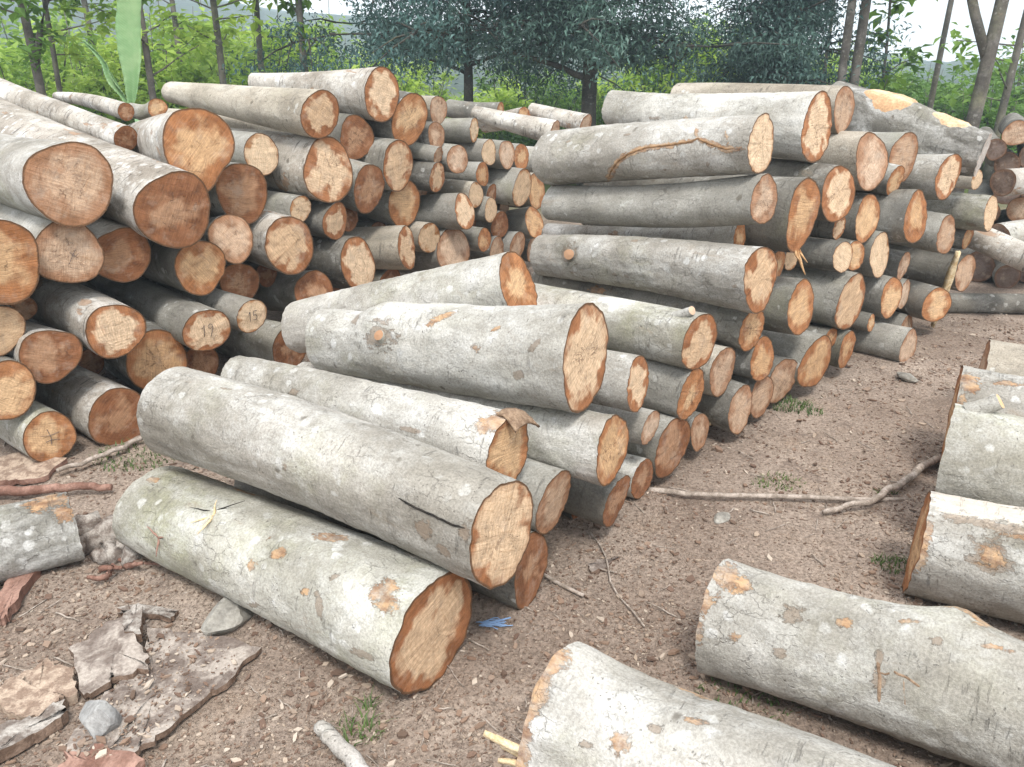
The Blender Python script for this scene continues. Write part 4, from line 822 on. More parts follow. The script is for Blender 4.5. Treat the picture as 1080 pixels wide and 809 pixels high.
# wood chips, bark crumbs and dry leaf bits trodden into the dirt: far too many to count
s = NT('chip'); g = s.n('ShaderNodeNewGeometry'); cr = s.n('ShaderNodeValToRGB'); s.l(g.outputs['Random Per Island'], cr.inputs[0])
els = cr.color_ramp.elements; els[0].color = (.12, .082, .06, 1); els[1].color = (.47, .40, .33, 1); els[1].position = 1.0
for p_, c_ in ((.25, (.15, .095, .07, 1)), (.5, (.23, .155, .11, 1)), (.68, (.27, .205, .16, 1)), (.85, (.33, .26, .20, 1))):
    e = els.new(p_); e.color = c_
tc = s.n('ShaderNodeTexCoord'); fn = s.noise(tc.outputs['Object'], 160, 3, .7)
s.color(s.mix(1.0, cr.outputs[0], s.mix(fn, (.7, .7, .7), (1.25, 1.25, 1.25)), 'MULTIPLY')); M_CHIP = s.m
rg = random.Random(5); V, Fc = [], []
def chip(x, y, ln, wd, th, yaw, tilt, roll):
    n = len(V); R = Euler((roll, tilt, yaw)).to_matrix(); z0 = gz(x, y)
    sh = rg.choice((4, 5, 6)); top = []
    for k in range(sh):
        a = 2*pi*k/sh+rg.uniform(-.35, .35); q = rg.uniform(.7, 1.1)
        top.append(Vector((cos(a)*ln/2*q, sin(a)*wd/2*q, 0)))
    zc = z0+(.017-z0 if inside(x, y) else 0)+th*.5+abs(sin(tilt))*ln*.32
    for dz in (th/2, -th/2):
        for p in top:
            q = R @ (p+Vector((0, 0, dz))); V.append((x+q.x, y+q.y, zc+q.z))
    Fc.append(tuple(range(n, n+sh)))
    for k in range(sh): Fc.append((n+k, n+sh+k, n+sh+(k+1) % sh, n+(k+1) % sh))
BIG = [at(u, v) for u, v in ((160, 668), (205, 672), (272, 688), (240, 722), (205, 752), (165, 785), (120, 812), (70, 800), (95, 760), (130, 720), (150, 690))]
def inside(x, y):
    c = False
    for i in range(len(BIG)):
        a, b = BIG[i], BIG[i-1]
        if (a.y > y) != (b.y > y) and x < (b.x-a.x)*(y-a.y)/(b.y-a.y)+a.x: c = not c
    return c
cnt = 0
while cnt < 46000:
    y = 1.0+4.6*rg.random()**1.35; x = rg.uniform(-1, 1)*(y*.72+.25)
    if y > 3.2 and x < .3 and rg.random() < .7: continue
    dens = .45+.9*noise.noise(Vector((x*1.7, y*1.7, 20)))
    left = x < -.45 and y < 2.8
    if rg.random() > dens+(.35 if left else .1): continue
    q = rg.random(); ln = .004+.016*q*q*q+(.03*rg.random() if rg.random() < .06 else 0)
    if y > 3: ln *= 1.2
    chip(x, y, ln, ln*rg.uniform(.22, .75), ln*rg.uniform(.08, .2)+.001, rg.uniform(0, 6.28), rg.gauss(0, .22), rg.gauss(0, .25)); cnt += 1
tag(mesh_obj('wood_chips', V, Fc, M_CHIP, smooth=False), 'small wood chips and bark crumbs trodden into the brown dirt', 'wood chips', kind='stuff')

# fine twigs and bark shreds one can still tell apart only as litter
rg = random.Random(8); A = ([], [])
for k in range(420):
    y = 1.05+3.6*rg.random()**1.3; x = rg.uniform(-1, 1)*(y*.7+.2); a = rg.uniform(0, pi); ln = rg.uniform(.03, .11)
    p0 = Vector((x, y, gz(x, y)+.004)); p1 = p0+Vector((cos(a)*ln, sin(a)*ln, rg.uniform(-.001, .008)))
    r_ = rg.uniform(.0010, .0030); add(A, tube(wobble_path(p0, p1, 5, .006, k*.7), [r_]*5, 5))
tag(mesh_obj('twig_litter', A[0], A[1], M_STICK), 'thin dry twigs and bark shreds scattered on the dirt', 'twig litter', kind='stuff')

# ------------------------------------------------------------------ debris, each piece its own
def slab(name, px, thick, mat, edge, label, cat, z0=.0, tilt=(0, 0), group=None, sub=3):
    """flat broken piece: outline given on the ground, real thickness, rough faces"""
    P = [at(u, v) for u, v in px]; c = sum(P, Vector())/len(P)
    Q = []
    for i in range(len(P)):
        a, b = P[i], P[(i+1) % len(P)]
        for k in range(7):
            t = k/7; w = (noise.noise_vector(Vector((i*2.3+t*3, c.x*5, c.y*5)))*.022+noise.noise_vector(Vector((i*5.3+t*9, c.x*5, c.y*9)))*.008)
            Q.append(a+(b-a)*t+Vector((w.x, w.y, 0)))
    n = len(Q); V, Fc = [], []
    def H(p, base): d = p-c; return base+tilt[0]*d.x+tilt[1]*d.y+.2*d.length_squared*abs(noise.noise(Vector((d.x*3, d.y*3, c.x))))
    R = 7
    for i in range(1, R+1):
        for k in range(n):
            p = c+(Q[k]-c)*(i/R); z = H(p, z0+thick)+.007*noise.noise(p*11)+.004*noise.noise(p*40)
            V.append(Vector((p.x, p.y, z))-c)
    nb = len(V)
    for k in range(n):
        p = c+(Q[k]-c)*.99; V.append(Vector((p.x, p.y, H(p, z0)-.004))-c)
    V.append(Vector((0, 0, z0+thick)))
    cen = len(V)-1
    for k in range(n):
        k2 = (k+1) % n; Fc.append((cen, k, k2))
        for i in range(R-1): Fc.append((i*n+k, (i+1)*n+k, (i+1)*n+k2, i*n+k2))
    root = empty(name, c, label, cat, group)
    mesh_obj('face', V, Fc, mat, root)
    V2, F2 = [], []
    for k in range(n): V2.append(V[(R-1)*n+k]); 
    for k in range(n): V2.append(V[nb+k])
    V2.append(Vector((0, 0, z0-.004)))
    for k in range(n):
        k2 = (k+1) % n; F2 += [(k, n+k, n+k2, k2), (2*n, n+k2, n+k)]
    mesh_obj('broken_edge', V2, F2, edge, root, False)
    return root
slab('bark_slab', [(160, 668), (205, 672), (272, 688), (240, 722), (205, 752), (165, 785), (120, 812), (70, 800), (95, 760), (130, 720), (150, 690)], .014, M_SLAB, M_SLABE, 'large flat slab of dry bark with pale crumbs on it, lower left', 'bark slab', .002)
slab('bark_slab', [(80, 693), (110, 674), (140, 660), (158, 700), (161, 716), (120, 728), (92, 737)], .018, M_SLAB, M_SLABE, 'four-sided bark slab resting on edge of the largest slab', 'bark slab', .022, (.05, .12))
slab('bark_slab', [(139, 655), (154, 655), (152, 683), (136, 682)], .03, M_ROOT, M_SLABE, 'small whitish upright-grained bark strip above the four-sided slab', 'bark slab', .03, (.0, .1))
slab('bark_slab', [(-20, 785), (30, 765), (72, 750), (78, 757), (40, 782), (0, 803), (-25, 812)], .03, M_ROOT, M_SLABE, 'long grey bark strip in the lower left corner', 'bark slab')
slab('wood_chunk', [(-8, 748), (8, 726), (38, 716), (52, 704), (78, 716), (84, 738), (62, 746), (50, 764), (22, 758)], .026, M_CHUNK, M_CHUNK, 'crumbly orange-tan chunk of wood left of the four-sided slab', 'wood chunk', 0, (.0, .05))
slab('wood_chunk', [(70, 800), (110, 790), (150, 808), (130, 830), (60, 830)], .02, M_PINK, M_PINK, 'flat reddish piece of wood at the bottom edge below the bluish stone', 'wood chunk')
slab('bark_plank', [(-15, 652), (5, 630), (30, 600), (52, 580), (56, 584), (40, 612), (18, 645), (0, 660)], .03, M_PINK, M_PINK, 'reddish split plank leaning below the grey lichen log', 'plank', .01, (.0, .1))
slab('bark_plank', [(-20, 622), (0, 606), (20, 592), (30, 596), (8, 612), (-20, 632)], .03, M_PINK, M_SLABE, 'short dark red plank at the left photo edge', 'plank')
slab('bark_plank', [(-25, 497), (20, 486), (72, 492), (50, 507), (10, 512), (-25, 512)], .02, M_CHUNK, M_PINK, 'flat pinkish board under the green-barked bottom log', 'plank', .01, (0, .1))
slab('wood_strip', [(128, 645), (150, 641), (188, 648), (184, 653), (150, 650), (128, 649)], .014, M_ROOT, M_SLABE, 'small split stick lying above the four-sided slab', 'stick')
slab('bark_chunk', [(620, 555+40), (650, 588), (640, 600), (625, 604)], .006, M_SLAB, M_SLABE, 'thin bark flake on open dirt right of the front logs', 'bark flake')
def stone(px, h, mat, label, seed):
    u0, v0, u1, v1 = px; a, b = at(u0, v1), at(u1, v1); c = (a+b)/2; w = (b-a).length
    bm = bmesh.new(); bmesh.ops.create_icosphere(bm, subdivisions=3, radius=1)
    for v_ in bm.verts:
        p = v_.co.copy()
        for k in range(9):      # broken facets
            nrm = noise.random_unit_vector() if False else Vector((sin(seed*3.1+k*2.4), cos(seed*1.7+k*1.9), sin(k*1.1+seed))).normalized()
            d = p.dot(nrm)-.70
            if d > 0: p -= nrm*d
        p += noise.noise_vector(p*3+Vector((seed, 0, 0)))*.04
        v_.co = Vector((p.x*w/1.45, p.y*w*.45, p.z*h*.8-.12*p.x*h))
    me = bpy.data.meshes.new('stone'); bm.to_mesh(me); bm.free(); me.materials.append(mat)
    o = bpy.data.objects.new('stone', me); C.objects.link(o); o.location = c+Vector((0, w*.3, h*.33)); o.rotation_euler = (0, .0, seed)
    return tag(o, label, 'stone')
stone((214, 634, 262, 668), .085, M_STONE, 'grey-tan wedge-shaped stone lying beside the nearest log', 1.0)
stone((78, 735, 123, 778), .08, M_BSTONE, 'bluish grey angular stone below the four-sided bark slab', 2.3)
stone((752, 388+150, 772, 550), .015, M_STONE, 'small flat stone on the dirt in front of the long stick', 4.1)
stone((948, 392, 968, 401), .03, M_STONE, 'small grey stone at the foot of the short grey log', 5.2)
def stick(name, pts, radii, mat, label, seed=1, amp=.02, forks=()):
    P = [Vector(p) for p in pts]; path = []
    for i in range(len(P)-1):
        seg = wobble_path(P[i], P[i+1], 10, amp, seed+i*.0); path += seg if i == 0 else seg[1:]
    n = len(path); r0, r1 = radii
    A = tube(path, [r0+(r1-r0)*i/(n-1) for i in range(n)], 9)
    for f in forks:
        fp = wobble_path(Vector(f[0]), Vector(f[1]), 8, amp, seed+5); add(A, tube(fp, [f[2]*(1-.05*i) for i in range(8)], 8))
    return tag(mesh_obj(name, A[0], A[1], mat), label, 'stick')
stick('stick', [at(684, 517, .02), at(740, 522, .02), at(965, 528, .02)], (.013, .009), M_STICK, 'long thin straight stick lying across the dirt aisle', 3, .012)
stick('branch', [at(868, 540, .01), at(920, 528, .045), at(950, 510, .04), at(990, 482, .03)], (.010, .018), M_STICK, 'grey-brown branch crossing the end of the long thin stick', 6, .015)
stick('stick', [at(758, 443, .05), Vector((LG['R42'].near[0], LG['R42'].near[1], .33))+Vector((.02, .25, -.2))], (.017, .014), M_SPLINT, 'short pale peeled stick poking out between bottom-row ends', 2, .004)
A_ = Vector((0, 0, CAM_H))+ray(1010, 264)*5.12; B_ = at(983, 343, .01)
V, Fc = [], []
for i in range(15):
    t = i/14; c = A_+(B_-A_)*t; wv = .026*(1-.5*abs(2*t-1)**2)*(1+.5*noise.noise(Vector((t*6, 1, 1))))
    for q in (-1, -.4, .3, 1): V.append(c+Vector((q*wv, -.25*abs(q)*wv, .02*noise.noise(Vector((t*9, q*3, 2))))))
for i in range(14):
    for q in range(3): Fc.append((i*4+q, i*4+q+1, (i+1)*4+q+1, (i+1)*4+q))
o = mesh_obj('split_slab', V, Fc, M_SPLINT); sm = o.modifiers.new('thick', 'SOLIDIFY'); sm.thickness = .03
tag(o, 'long splintered pale slab leaning at the rear foot of the right pile', 'slab')
stick('stick', [at(338, 766, .02), at(352, 780, .025), at(395, 828, .02)], (.019, .023), M_WSTICK, 'short white-barked stick at the bottom edge of the photo', 9, .012)
stick('branch', [at(-20, 519, .02), at(40, 517, .025), at(80, 513, .03), at(117, 514, .02)], (.022, .014), M_PINK, 'reddish bent branch behind the grey lichen log', 4, .02)
stick('branch', [at(60, 497, .03), at(110, 480, .04), at(150, 462, .04)], (.010, .012), M_STICK, 'thin grey branch in front of the bottom logs of the left pile', 11, .02)
stick('stick', [at(610, 540, .006), at(680, 660, .006)], (.004, .003), M_STICK, 'hair-thin twig on the dirt right of the front logs', 12, .05)
stick('stick', [at(540, 588, .012), at(552, 612, .012)], (.012, .010), M_SPLINT, 'short pale chip-like stick beside the dull brown front end', 13, .003)
stick('stick', [at(560, 600, .01), at(615, 628, .012)], (.007, .006), M_STICK, 'small brown stick right of the dull brown front end', 15, .006)
# grey root lump between the lichen log and the nearest log
lump = ([], [])
c0 = at(105, 585)
for k, (dx, dy, dz, tx, ty, tz, r_) in enumerate(((-.10, 0, .03, .13, .10, .07, .055), (.0, -.04, .02, .11, -.02, .03, .038), (-.12, -.05, .03, -.02, .08, .10, .045), (.05, .02, .02, .17, -.06, .02, .035))):
    add(lump, tube(wobble_path(Vector((dx, dy, dz)), Vector((tx, ty, tz)), 9, .03, k*3.0), [r_*(.55+.6*sin(pi*(i+.6)/9.4)) for i in range(9)], 14))
V = [p+noise.noise_vector(p*14)*.022+noise.noise_vector(p*45)*.009 for p in lump[0]]
tag(mesh_obj('root_lump', V, lump[1], M_ROOT, loc=c0), 'knobbly pale grey root lump beside the back end of the nearest log', 'root')
A = ([], [])
for k in range(6):
    p0 = Vector((rg.uniform(-.10, .05), rg.uniform(-.08, .03), .01)); p1 = p0+Vector((rg.uniform(-.08, .1), rg.uniform(-.05, .04), rg.uniform(.0, .05)))
    add(A, tube(wobble_path(p0, p1, 6, .012, k*1.3), [.012*(1-.1*i) for i in range(6)], 6))
tag(mesh_obj('bark_shreds', A[0], A[1], M_PINK, loc=at(128, 600)), 'heap of dark red bark shreds below the root lump', 'bark shreds')
# blue plastic string
A = ([], []); c0 = at(522, 660)
for k in range(16):
    p0 = Vector((rg.uniform(-.06, -.03), rg.uniform(-.012, .012), .008)); p1 = Vector((rg.uniform(.01, .055), rg.uniform(-.03, .022), rg.uniform(.004, .016)))
    add(A, tube(wobble_path(p0, p1, 7, .012, k*2.7), [.0016]*7, 5))
tag(mesh_obj('plastic_string', A[0], A[1], M_BLUE, loc=c0), 'frayed scrap of blue plastic string by the nearest log end', 'string')
# grass tufts
def tuft(u, v, r_, h_, n, label, seed):
    g_ = random.Random(seed); V, Fc, cl = [], [], []; c = at(u, v)
    for k in range(n):
        a = g_.uniform(0, 6.28); d = r_*sqrt(g_.random()); b0 = Vector((cos(a)*d*1.4, sin(a)*d, gz(c.x+cos(a)*d*1.4, c.y+sin(a)*d)-.002))
        la = g_.uniform(0, 6.28); hh = h_*g_.uniform(.4, 1); ln = hh*g_.uniform(.3, 1.2); w = .0032*g_.uniform(.6, 1.3); sd = Vector((-sin(la), cos(la), 0))*w
        i0 = len(V)
        for t in (0, .4, .75, 1): p = b0+Vector((cos(la)*ln*t*t, sin(la)*ln*t*t, hh*(t-.35*t*t))); V += [p-sd*(1.05-t), p+sd*(1.05-t)]
        for q in range(3): Fc.append((i0+2*q, i0+2*q+1, i0+2*q+3, i0+2*q+2))
    return tag(mesh_obj('grass_tuft', V, Fc, M_GRASS, loc=c), label, 'grass')
tuft(842, 432, .09, .06, 170, 'sparse grass tuft in front of the dull bottom-row ends', 1)
tuft(820, 508, .08, .035, 120, 'low faded grass tuft just behind the long stick', 2)
tuft(145, 482, .14, .05, 240, 'green weedy patch between left pile and the two front logs', 3)
tuft(378, 768, .05, .05, 60, 'small grass blades beside the white-barked stick', 4)
tuft(388, 745, .015, .07, 14, 'single upright grass sprig above the white-barked stick', 14)
tuft(940, 598, .05, .04, 90, 'small grass tuft at the corner of two right front logs', 5)
tuft(790, 735, .10, .03, 150, 'shaded grass between the two nearest right front logs', 6)
tuft(190, 690, .03, .03, 60, 'tiny green weeds growing through the largest bark slab', 7)
tuft(935, 520, .03, .03, 50, 'few grass blades by the crossing branch', 8)

# ------------------------------------------------------------------ plants and trees
def leaves(g_, clumps, size, droop=.3, aspect=.42, fold=.25, roll=.6):
    """many single leaves spread through ball-shaped clumps; returns mesh data and a tone per face"""
    V, Fc, T = [], [], []
    for (c, R, n, sq) in clumps:
        tone = min(1, max(0, g_.gauss(.5, .28)))
        for k in range(n):
            d = Vector((g_.gauss(0, 1), g_.gauss(0, 1), g_.gauss(0, 1))).normalized()*(R*g_.random()**.45)
            p = c+Vector((d.x, d.y, d.z*sq))
            a = g_.uniform(0, 6.28); el = g_.gauss(-droop, .45)
            f = Vector((cos(a)*cos(el), sin(a)*cos(el), sin(el))); sd = f.cross(Vector((0, 0, 1))).normalized(); up = sd.cross(f)
            ln = size*g_.uniform(.6, 1.25); w = ln*aspect; i0 = len(V); ro = g_.uniform(-roll, roll); sd = sd*cos(ro)+up*sin(ro); up = sd.cross(f)
            V += [p, p+f*ln*.45+sd*w*.5+up*w*fold, p+f*ln-up*ln*.12, p+f*ln*.45-sd*w*.5+up*w*fold]
            Fc += [(i0, i0+1, i0+2), (i0, i0+2, i0+3)]; T += [tone]*2
    return V, Fc, T
def leaf_obj(name, data, mat, parent):
    o = mesh_obj(name, data[0], data[1], mat, parent, False)
    at_ = o.data.attributes.new('clump', 'FLOAT', 'FACE'); at_.data.foreach_set('value', data[2])
    return o
def trunk_path(g_, h, lean, n=14, amp=.12, seed=0):
    return [Vector((lean[0]*t*h+amp*noise.noise(Vector((t*2.2, seed, 0)))*t, lean[1]*t*h+amp*noise.noise(Vector((t*2.2, seed, 9)))*t, h*t)) for t in [i/(n-1) for i in range(n)]]
def on(path, t):
    f = t*(len(path)-1); i = min(int(f), len(path)-2); return path[i]+(path[i+1]-path[i])*(f-i)

def dark_tree(loc, label, seed, h, r0, limbs, low, reach, nleaf, lean=(0, 0), bare=()):
    g_ = random.Random(seed); root = empty('evergreen_tree', loc, label, 'tree')
    tp = trunk_path(g_, h, lean, seed=seed); A = tube(tp, [r0*(1.25 if i == 0 else 1-.8*i/13) for i in range(14)], 14); clumps = []
    for k in range(limbs):
        t = (low+(h*.95-low)*(k/limbs)**1.25)/h; b = on(tp, t); a = k*2.4+g_.uniform(-.5, .5)
        ln = reach*(1-.65*(k/limbs))*g_.uniform(.75, 1.1); rise = g_.uniform(-.12, .28)
        tip = b+Vector((cos(a)*ln, sin(a)*ln, ln*rise)); pth = wobble_path(b, tip, 9, .22, seed+k*1.7, -.05*ln)
        add(A, tube(pth, [max(.012, r0*.34*(1-i/9.5)) for i in range(9)], 7))
        for q in range(13):
            f = .25+.78*g_.random(); c = on(pth, min(f, 1)); side = Vector((g_.gauss(0, .38), g_.gauss(0, .38), g_.uniform(-.45, .2)))*(.4+.8*f)
            tp2 = c+side; add(A, tube([c, (c+tp2)/2+Vector((0, 0, .04)), tp2], [.016, .011, .006], 4))
            clumps.append((tp2, g_.uniform(.25, .60), int(nleaf*g_.uniform(.6, 1.3)), .62))
    for (z0, dx, dy, dz, rr) in bare:      # leafless lower boughs
        p0 = on(tp, z0/h); add(A, tube(wobble_path(p0, p0+Vector((dx, dy, dz)), 12, .12, seed+z0*3), [rr*(1-.06*i) for i in range(12)], 8))
    mesh_obj('trunk', A[0], A[1], M_DTRUNK, root)
    leaf_obj('crown', leaves(g_, clumps, .085, .45, .36), M_DLEAF, root)
    return root
dark_tree(far(622, 12.2), 'biggest dark evergreen with thick trunk behind gap between the piles', 3, 7.5, .125, 32, 1.9, 1.85, 165, (0, 0), ((1.55, -1.35, -.3, .42, .05), (1.95, -1.5, .2, .12, .035), (1.7, 1.2, -.3, .15, .03)))
dark_tree(far(493, 12.8), 'dark evergreen with slim trunk left of the biggest one', 5, 6.5, .085, 34, 1.72, 3.0, 150, (0, 0), ((1.6, -.9, -.2, .35, .03), (1.75, .9, -.2, .2, .025)))
dark_tree(far(818, 12.4), 'dark bushy evergreen above the topmost pale log of the right pile', 8, 6.0, .12, 30, 1.35, .75, 125)

def thin_tree(name, loc, label, seed, h, r0, lean, base, leafy, size=.17, forks=(), mat=M_YLEAF, reach=1.0, low=.22, group=None):
    g_ = random.Random(seed); root = empty(name, loc, label, 'tree', group)
    tp = trunk_path(g_, h, lean, seed=seed*1.3, amp=.25); A = tube(tp, [r0*(1.2 if i == 0 else 1-.7*i/13) for i in range(14)], 12); clumps = []
    stems = [tp]
    for (t, a, ln, rr) in forks:
        b = on(tp, t); tip = b+Vector((cos(a)*ln*.42, sin(a)*ln*.3, ln)); p = wobble_path(b, tip, 9, .12, seed+a); stems.append(p)
        add(A, tube(p, [rr*(1-.07*i) for i in range(9)], 10))
    for st in stems:
        for k in range(leafy):
            f = low+(1-low)*g_.random(); b = on(st, f); a = g_.uniform(0, 6.28); ln = reach*g_.uniform(.25, 1.0)*(1.15-f*.5)
            tip = b+Vector((cos(a)*ln, sin(a)*ln, ln*g_.uniform(-.05, .6)))
            add(A, tube(wobble_path(b, tip, 5, .05, k+seed), [.013*(1-.15*i) for i in range(5)], 5))
            for q in range(2): clumps.append((b+(tip-b)*g_.uniform(.55, 1.05), g_.uniform(.13, .32)*max(1, size/.15), g_.randint(8, 20), .7))
    mesh_obj('trunk', A[0], A[1], M_TRUNK, root)
    if clumps: leaf_obj('crown', leaves(g_, clumps, size, .15, .62, .12, .35), mat, root)
    return root
T = 'slender_tree'
thin_tree(T, far(38, 10.5), 'grey tree forking low above the left photo edge', 1, 7, .062, (-.01, .02), 0, 26, .16, ((.24, 0.2, 3.0, .04),), M_GLEAF)
thin_tree(T, far(58, 11.5), 'thin straight pole-like tree right of the forked grey tree', 2, 7, .04, (.0, .0), 0, 20, .16)
thin_tree(T, far(158, 11.0), 'thin pale trunk directly right of the tall banana leaf', 3, 7, .05, (-.01, .0), 0, 18, .16)
thin_tree(T, far(233, 13.0), 'slim leafy tree above the left end of the tan topmost log', 4, 8, .06, (.0, .0), 0, 34, .19)
thin_tree(T, far(275, 14.5), 'slender young tree with big leaves, over the grey-white topmost log', 6, 8, .06, (.01, .0), 0, 38, .20)
thin_tree(T, far(322, 12.8), 'slender darker-leaved tree just left of the dark evergreens', 7, 8, .06, (.0, .0), 0, 32, .19, (), M_GLEAF)
thin_tree(T, far(190, 16.0), 'young tree far back, midway between banana leaf and left evergreen', 9, 8, .06, (.0, .0), 0, 40, .2)
thin_tree(T, far(100, 17.0), 'young leafy tree far back behind the banana plant', 10, 8, .07, (.0, .0), 0, 42, .2)
thin_tree(T, far(888, 11.2), 'dark straight trunk with a twin close on its right', 11, 9, .065, (.003, .0), 0, 8, .15, (), M_GLEAF, .8, .2)
thin_tree(T, far(898, 11.4), 'greyer twin trunk close right of the dark straight trunk', 12, 9, .075, (.018, .0), 0, 8, .15, (), M_GLEAF, .8, .2)
thin_tree(T, far(985, 13.5), 'bare thin leaning pole tree against the white sky', 13, 9, .05, (.035, .0), 0, 0)
thin_tree(T, far(928, 12.6), 'sparse big-leaved sapling between twin trunks and the leaning pole', 14, 5, .028, (.0, .0), 0, 22, .20, (), M_GLEAF, .8, .15)
thin_tree(T, far(1030, 10.2), 'thick forked grey trunk leaning right, near the right photo edge', 15, 8, .09, (.055, .0), 0, 10, .15, ((.22, 2.6, 4.0, .06),), M_GLEAF, .9, .3)
thin_tree(T, far(1062, 12.4), 'straight dark trunk right of the thick forked trunk', 16, 8, .06, (.035, .0), 0, 20, .16, (), M_GLEAF, .9, .15)
thin_tree(T, far(868, 15.0), 'very thin far trunk between dark bushy evergreen and twin trunks', 17, 9, .04, (.01, .0), 0, 6, .16, (), M_GLEAF, .7, .3)

def bush(loc, seed, w, h, mat, size, n):
    g_ = random.Random(seed); root = empty('shrub', loc, 'leafy green shrub in the undergrowth behind the log piles', 'shrub', 'shrubs in the undergrowth'); A = ([], []); clumps = []
    for k in range(n):
        a = g_.uniform(0, 6.28); d = w*sqrt(g_.random()); tip = Vector((cos(a)*d, sin(a)*d*.7, h*g_.uniform(.35, 1.05)*(1.1-.4*d/w)))
        add(A, tube(wobble_path(Vector((cos(a)*d*.25, sin(a)*d*.2, 0)), tip, 6, .08, k+seed), [.018*(1-.14*i) for i in range(6)], 5))
        for q in range(3): clumps.append((tip*g_.uniform(.55, 1.0)+Vector((g_.gauss(0, .15), g_.gauss(0, .15), 0)), g_.uniform(.18, .42), g_.randint(14, 34), .75))
    mesh_obj('stems', A[0], A[1], M_TRUNK, root); leaf_obj('foliage', leaves(g_, clumps, size, .12, .60, .12, .35), mat, root)
    return root
protos = [bush(far(30, 13.5), 1, 1.5, 2.5, M_YLEAF, .17, 34), bush(far(560, 20), 2, 1.6, 2.3, M_GLEAF, .15, 36), bush(far(215, 14.8), 3, 1.4, 2.2, M_YLEAF, .20, 30), bush(far(900, 15), 4, 1.3, 1.9, M_GLEAF, .15, 30)]
rb = random.Random(17)
SH = [(90, 15, 0, 1), (150, 17, 2, 1.1), (265, 16, 0, 1), (330, 16.5, 3, 1.2), (300, 19, 0, 1.2), (60, 20, 2, 1.3), (185, 21, 0, 1.35), (390, 18, 2, 1.0), (440, 21, 0, .95), (520, 17.5, 2, .75), (590, 24, 3, 1.0), (660, 20, 0, .95), (720, 18, 2, 1.05), (745, 23, 0, 1.3), (690, 25, 3, 1.3), (800, 21, 2, 1.0), (845, 18, 0, .95), (875, 22, 2, 1.0), (950, 18, 3, .9), (935, 23, 0, .95), (985, 21, 1, .85), (1025, 19, 3, 1.05), (1055, 15, 3, 1.0), (1085, 17, 1, 1.1), (-30, 16, 1, 1.2), (-70, 19, 0, 1.3), (1130, 19, 0, 1.2), (405, 14.5, 1, .75), (545, 15, 3, .6), (645, 16, 1, .7), (775, 15.5, 1, .8), (830, 14.8, 3, .75), (20, 22, 0, 1.4), (120, 24, 2, 1.35), (215, 25, 0, 1.4), (290, 23, 2, 1.3), (350, 24, 0, 1.35), (160, 15.5, 0, .95), (250, 20, 2, 1.35), (80, 13.2, 2, .9), (320, 14.2, 2, .9), (-10, 13, 2, .9), (740, 15, 0, .95), (752, 17, 2, 1.25), (-110, 17, 0, 1.3)]
for u, d, k, sc in SH: dup(protos[k], far(u, d), rb.uniform(0, 6.28), sc)

# banana plant: one tall pale leaf, one folded leaf
root = empty('banana_plant', far(136, 7.6), 'banana plant with one tall pale green upright leaf and a folded one', 'plant')
A = tube([Vector((.0, 0, 0)), Vector((.02, 0, .5)), Vector((.03, 0, 1.0)), Vector((.02, 0, 1.25))], [.07, .06, .045, .03], 14)
mesh_obj('stem', A[0], A[1], M_BLEAF, root)
def blade(base, tip, w, bend, seed, twist=.25):
    V, Fc = [], []; N = 60; d = tip-base; sd = Vector((d.z, 0, -d.x)).normalized()
    for i in range(N+1):
        t = i/N; c = base+d*t+Vector((bend*sin(pi*t)+.015*sin(t*11), 0, 0)); ww = w*max(.05, sin(pi*min(1, .02+t*.97))**.85*(1-.28*t))*(1+.10*noise.noise(Vector((t*9, seed, 0))))
        for j in range(-3, 4):
            q = j/3; e = 1+.10*noise.noise(Vector((t*7, q*2, seed)))
            V.append(c+sd*(q*ww*.5*e)+Vector((0, .006*sin(i*2.1)*abs(q)-.05*abs(q)**1.3*(1+twist*sin(t*9+seed))+.02*noise.noise(Vector((t*5, q, seed))), 0)))
    for i in range(N):
        for j in range(6): Fc.append((i*7+j, i*7+j+1, (i+1)*7+j+1, (i+1)*7+j))
    o = mesh_obj('leaf', V, Fc, M_BLADE, root); sm = o.modifiers.new('thick', 'SOLIDIFY'); sm.thickness = .003
    mp = [base+d*(i/12)*.97+Vector((bend*sin(pi*i/12), .006, 0)) for i in range(13)]
    m = tube(mp, [.010*(1-.06*i) for i in range(13)], 7); mesh_obj('midrib', m[0], m[1], M_DBLEAF, o)
blade(Vector((-.01, 0, 1.30)), Vector((.24, .15, 3.0)), .25, -.03, 1)
blade(Vector((-.04, -.02, 1.32)), Vector((-.34, .05, 1.88)), .06, .03, 4)

# wooded hills far behind
V, Fc = [], []; NX, NY = 150, 26
for j in range(NY):
    for i in range(NX):
        t = j/(NY-1); x = -330+720*i/(NX-1); y = 70+260*t
        hgt = 24*math.exp(-((x+120)/95)**2)+5*math.exp(-((x-40)/90)**2)+2.0
        z = hgt*math.sin(pi*.5*min(1, t*1.3))**1.2*(1+.25*noise.noise(Vector((x*.02, y*.02, 1))))+1.6*noise.noise(Vector((x*.11, y*.11, 3)))*min(1, t*4)
        V.append((x, y, z-.3))
for j in range(NY-1):
    for i in range(NX-1): Fc.append((j*NX+i, j*NX+i+1, (j+1)*NX+i+1, (j+1)*NX+i))
s = NT('wooded_hill'); tc = s.n('ShaderNodeTexCoord'); hv = tc.outputs['Object']
hn = s.noise(hv, .35, 8, .75); s.color(s.mix(s.step(hn, .35, .65), (.018, .045, .02), (.075, .13, .04))); s.bump(hn, 1.0, 3.0)
tag(mesh_obj('hills', V, Fc, s.m), kind='structure')

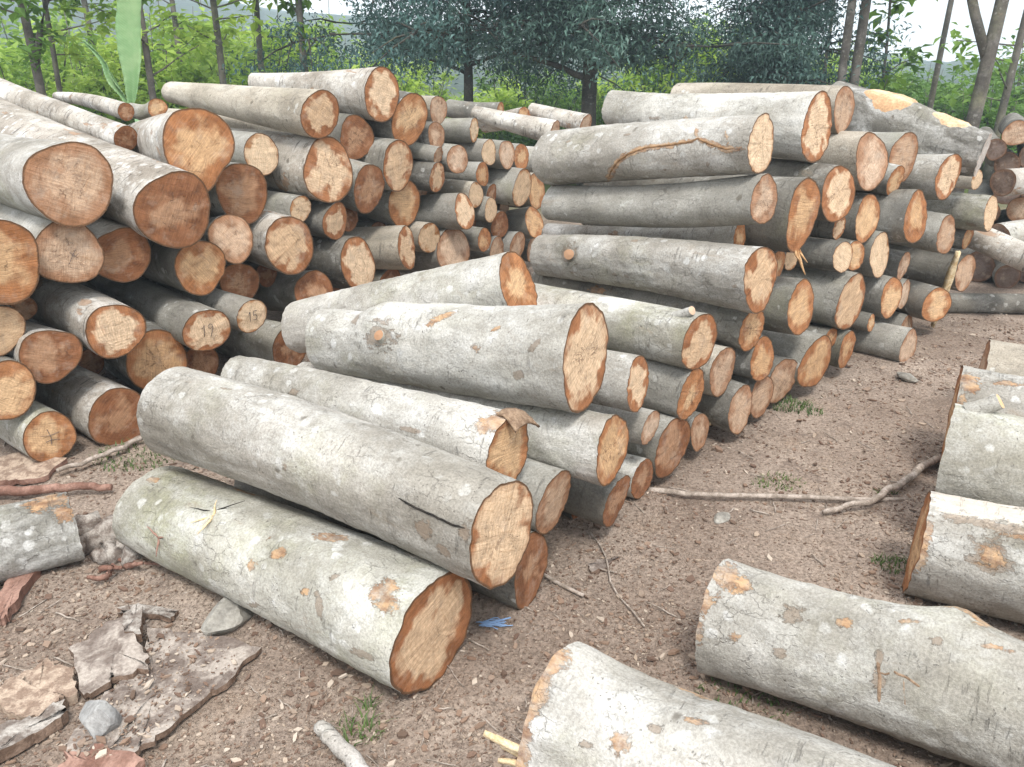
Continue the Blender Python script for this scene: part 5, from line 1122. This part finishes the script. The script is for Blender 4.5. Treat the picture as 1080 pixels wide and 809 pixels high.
# ------------------------------------------------------------------ air, sky, sun, camera
hz = bmesh.new(); bmesh.ops.create_cube(hz, size=1)
me = bpy.data.meshes.new('haze'); hz.to_mesh(me); hz.free()
m = bpy.data.materials.new('haze'); m.use_nodes = True; nt = m.node_tree; nt.nodes.clear()
ou = nt.nodes.new('ShaderNodeOutputMaterial'); pv = nt.nodes.new('ShaderNodeVolumePrincipled')
pv.inputs['Color'].default_value = (.72, .88, 1.0, 1); pv.inputs['Density'].default_value = .0034
nt.links.new(pv.outputs[0], ou.inputs['Volume']); me.materials.append(m)
o = bpy.data.objects.new('haze', me); C.objects.link(o); o.location = (30, 140, 20); o.scale = (900, 400, 44)
tag(o, kind='stuff')

SUN_EL, SUN_AZ = 58.0, 172.0     # degrees; azimuth clockwise from +Y (the way the camera looks)
w = bpy.data.worlds.new('World'); scene.world = w; w.use_nodes = True; nt = w.node_tree; nt.nodes.clear()
ou = nt.nodes.new('ShaderNodeOutputWorld'); bg = nt.nodes.new('ShaderNodeBackground'); sk = nt.nodes.new('ShaderNodeTexSky')
sk.sky_type = 'NISHITA'; sk.sun_disc = False; sk.sun_elevation = rad(SUN_EL); sk.sun_rotation = rad(SUN_AZ); sk.air_density = 1.0; sk.dust_density = 3.0
mx = nt.nodes.new('ShaderNodeMix'); mx.data_type = 'RGBA'; mx.inputs[0].default_value = .82; mx.inputs[7].default_value = (7.7, 7.75, 7.8, 1)   # cloud cover
nt.links.new(sk.outputs[0], mx.inputs[6]); nt.links.new(mx.outputs[2], bg.inputs[0]); bg.inputs[1].default_value = .12
nt.links.new(bg.outputs[0], ou.inputs[0])
sl = bpy.data.lights.new('sun', 'SUN'); sl.energy = 1.5; sl.angle = rad(12); sl.color = (1, .965, .91)
so = bpy.data.objects.new('sun', sl); C.objects.link(so)
az = rad(SUN_AZ); d = Vector((sin(az)*cos(rad(SUN_EL)), cos(az)*cos(rad(SUN_EL)), sin(rad(SUN_EL))))
so.rotation_euler = (-d).to_track_quat('-Z', 'Y').to_euler(); so.location = d*30

cam = bpy.data.cameras.new('camera'); co = bpy.data.objects.new('camera', cam); C.objects.link(co)
cam.sensor_fit = 'HORIZONTAL'; cam.sensor_width = 36; cam.lens = 36*CAM_F/1080; cam.clip_start = .05; cam.clip_end = 3000
co.location = (0, 0, CAM_H); co.rotation_euler = (pi/2-CAM_P, 0, 0); scene.camera = co
scene.view_settings.view_transform = 'Standard'; scene.view_settings.look = 'None'; scene.view_settings.gamma = 1; scene.view_settings.use_curve_mapping = False
scene.view_settings.exposure = 1.32
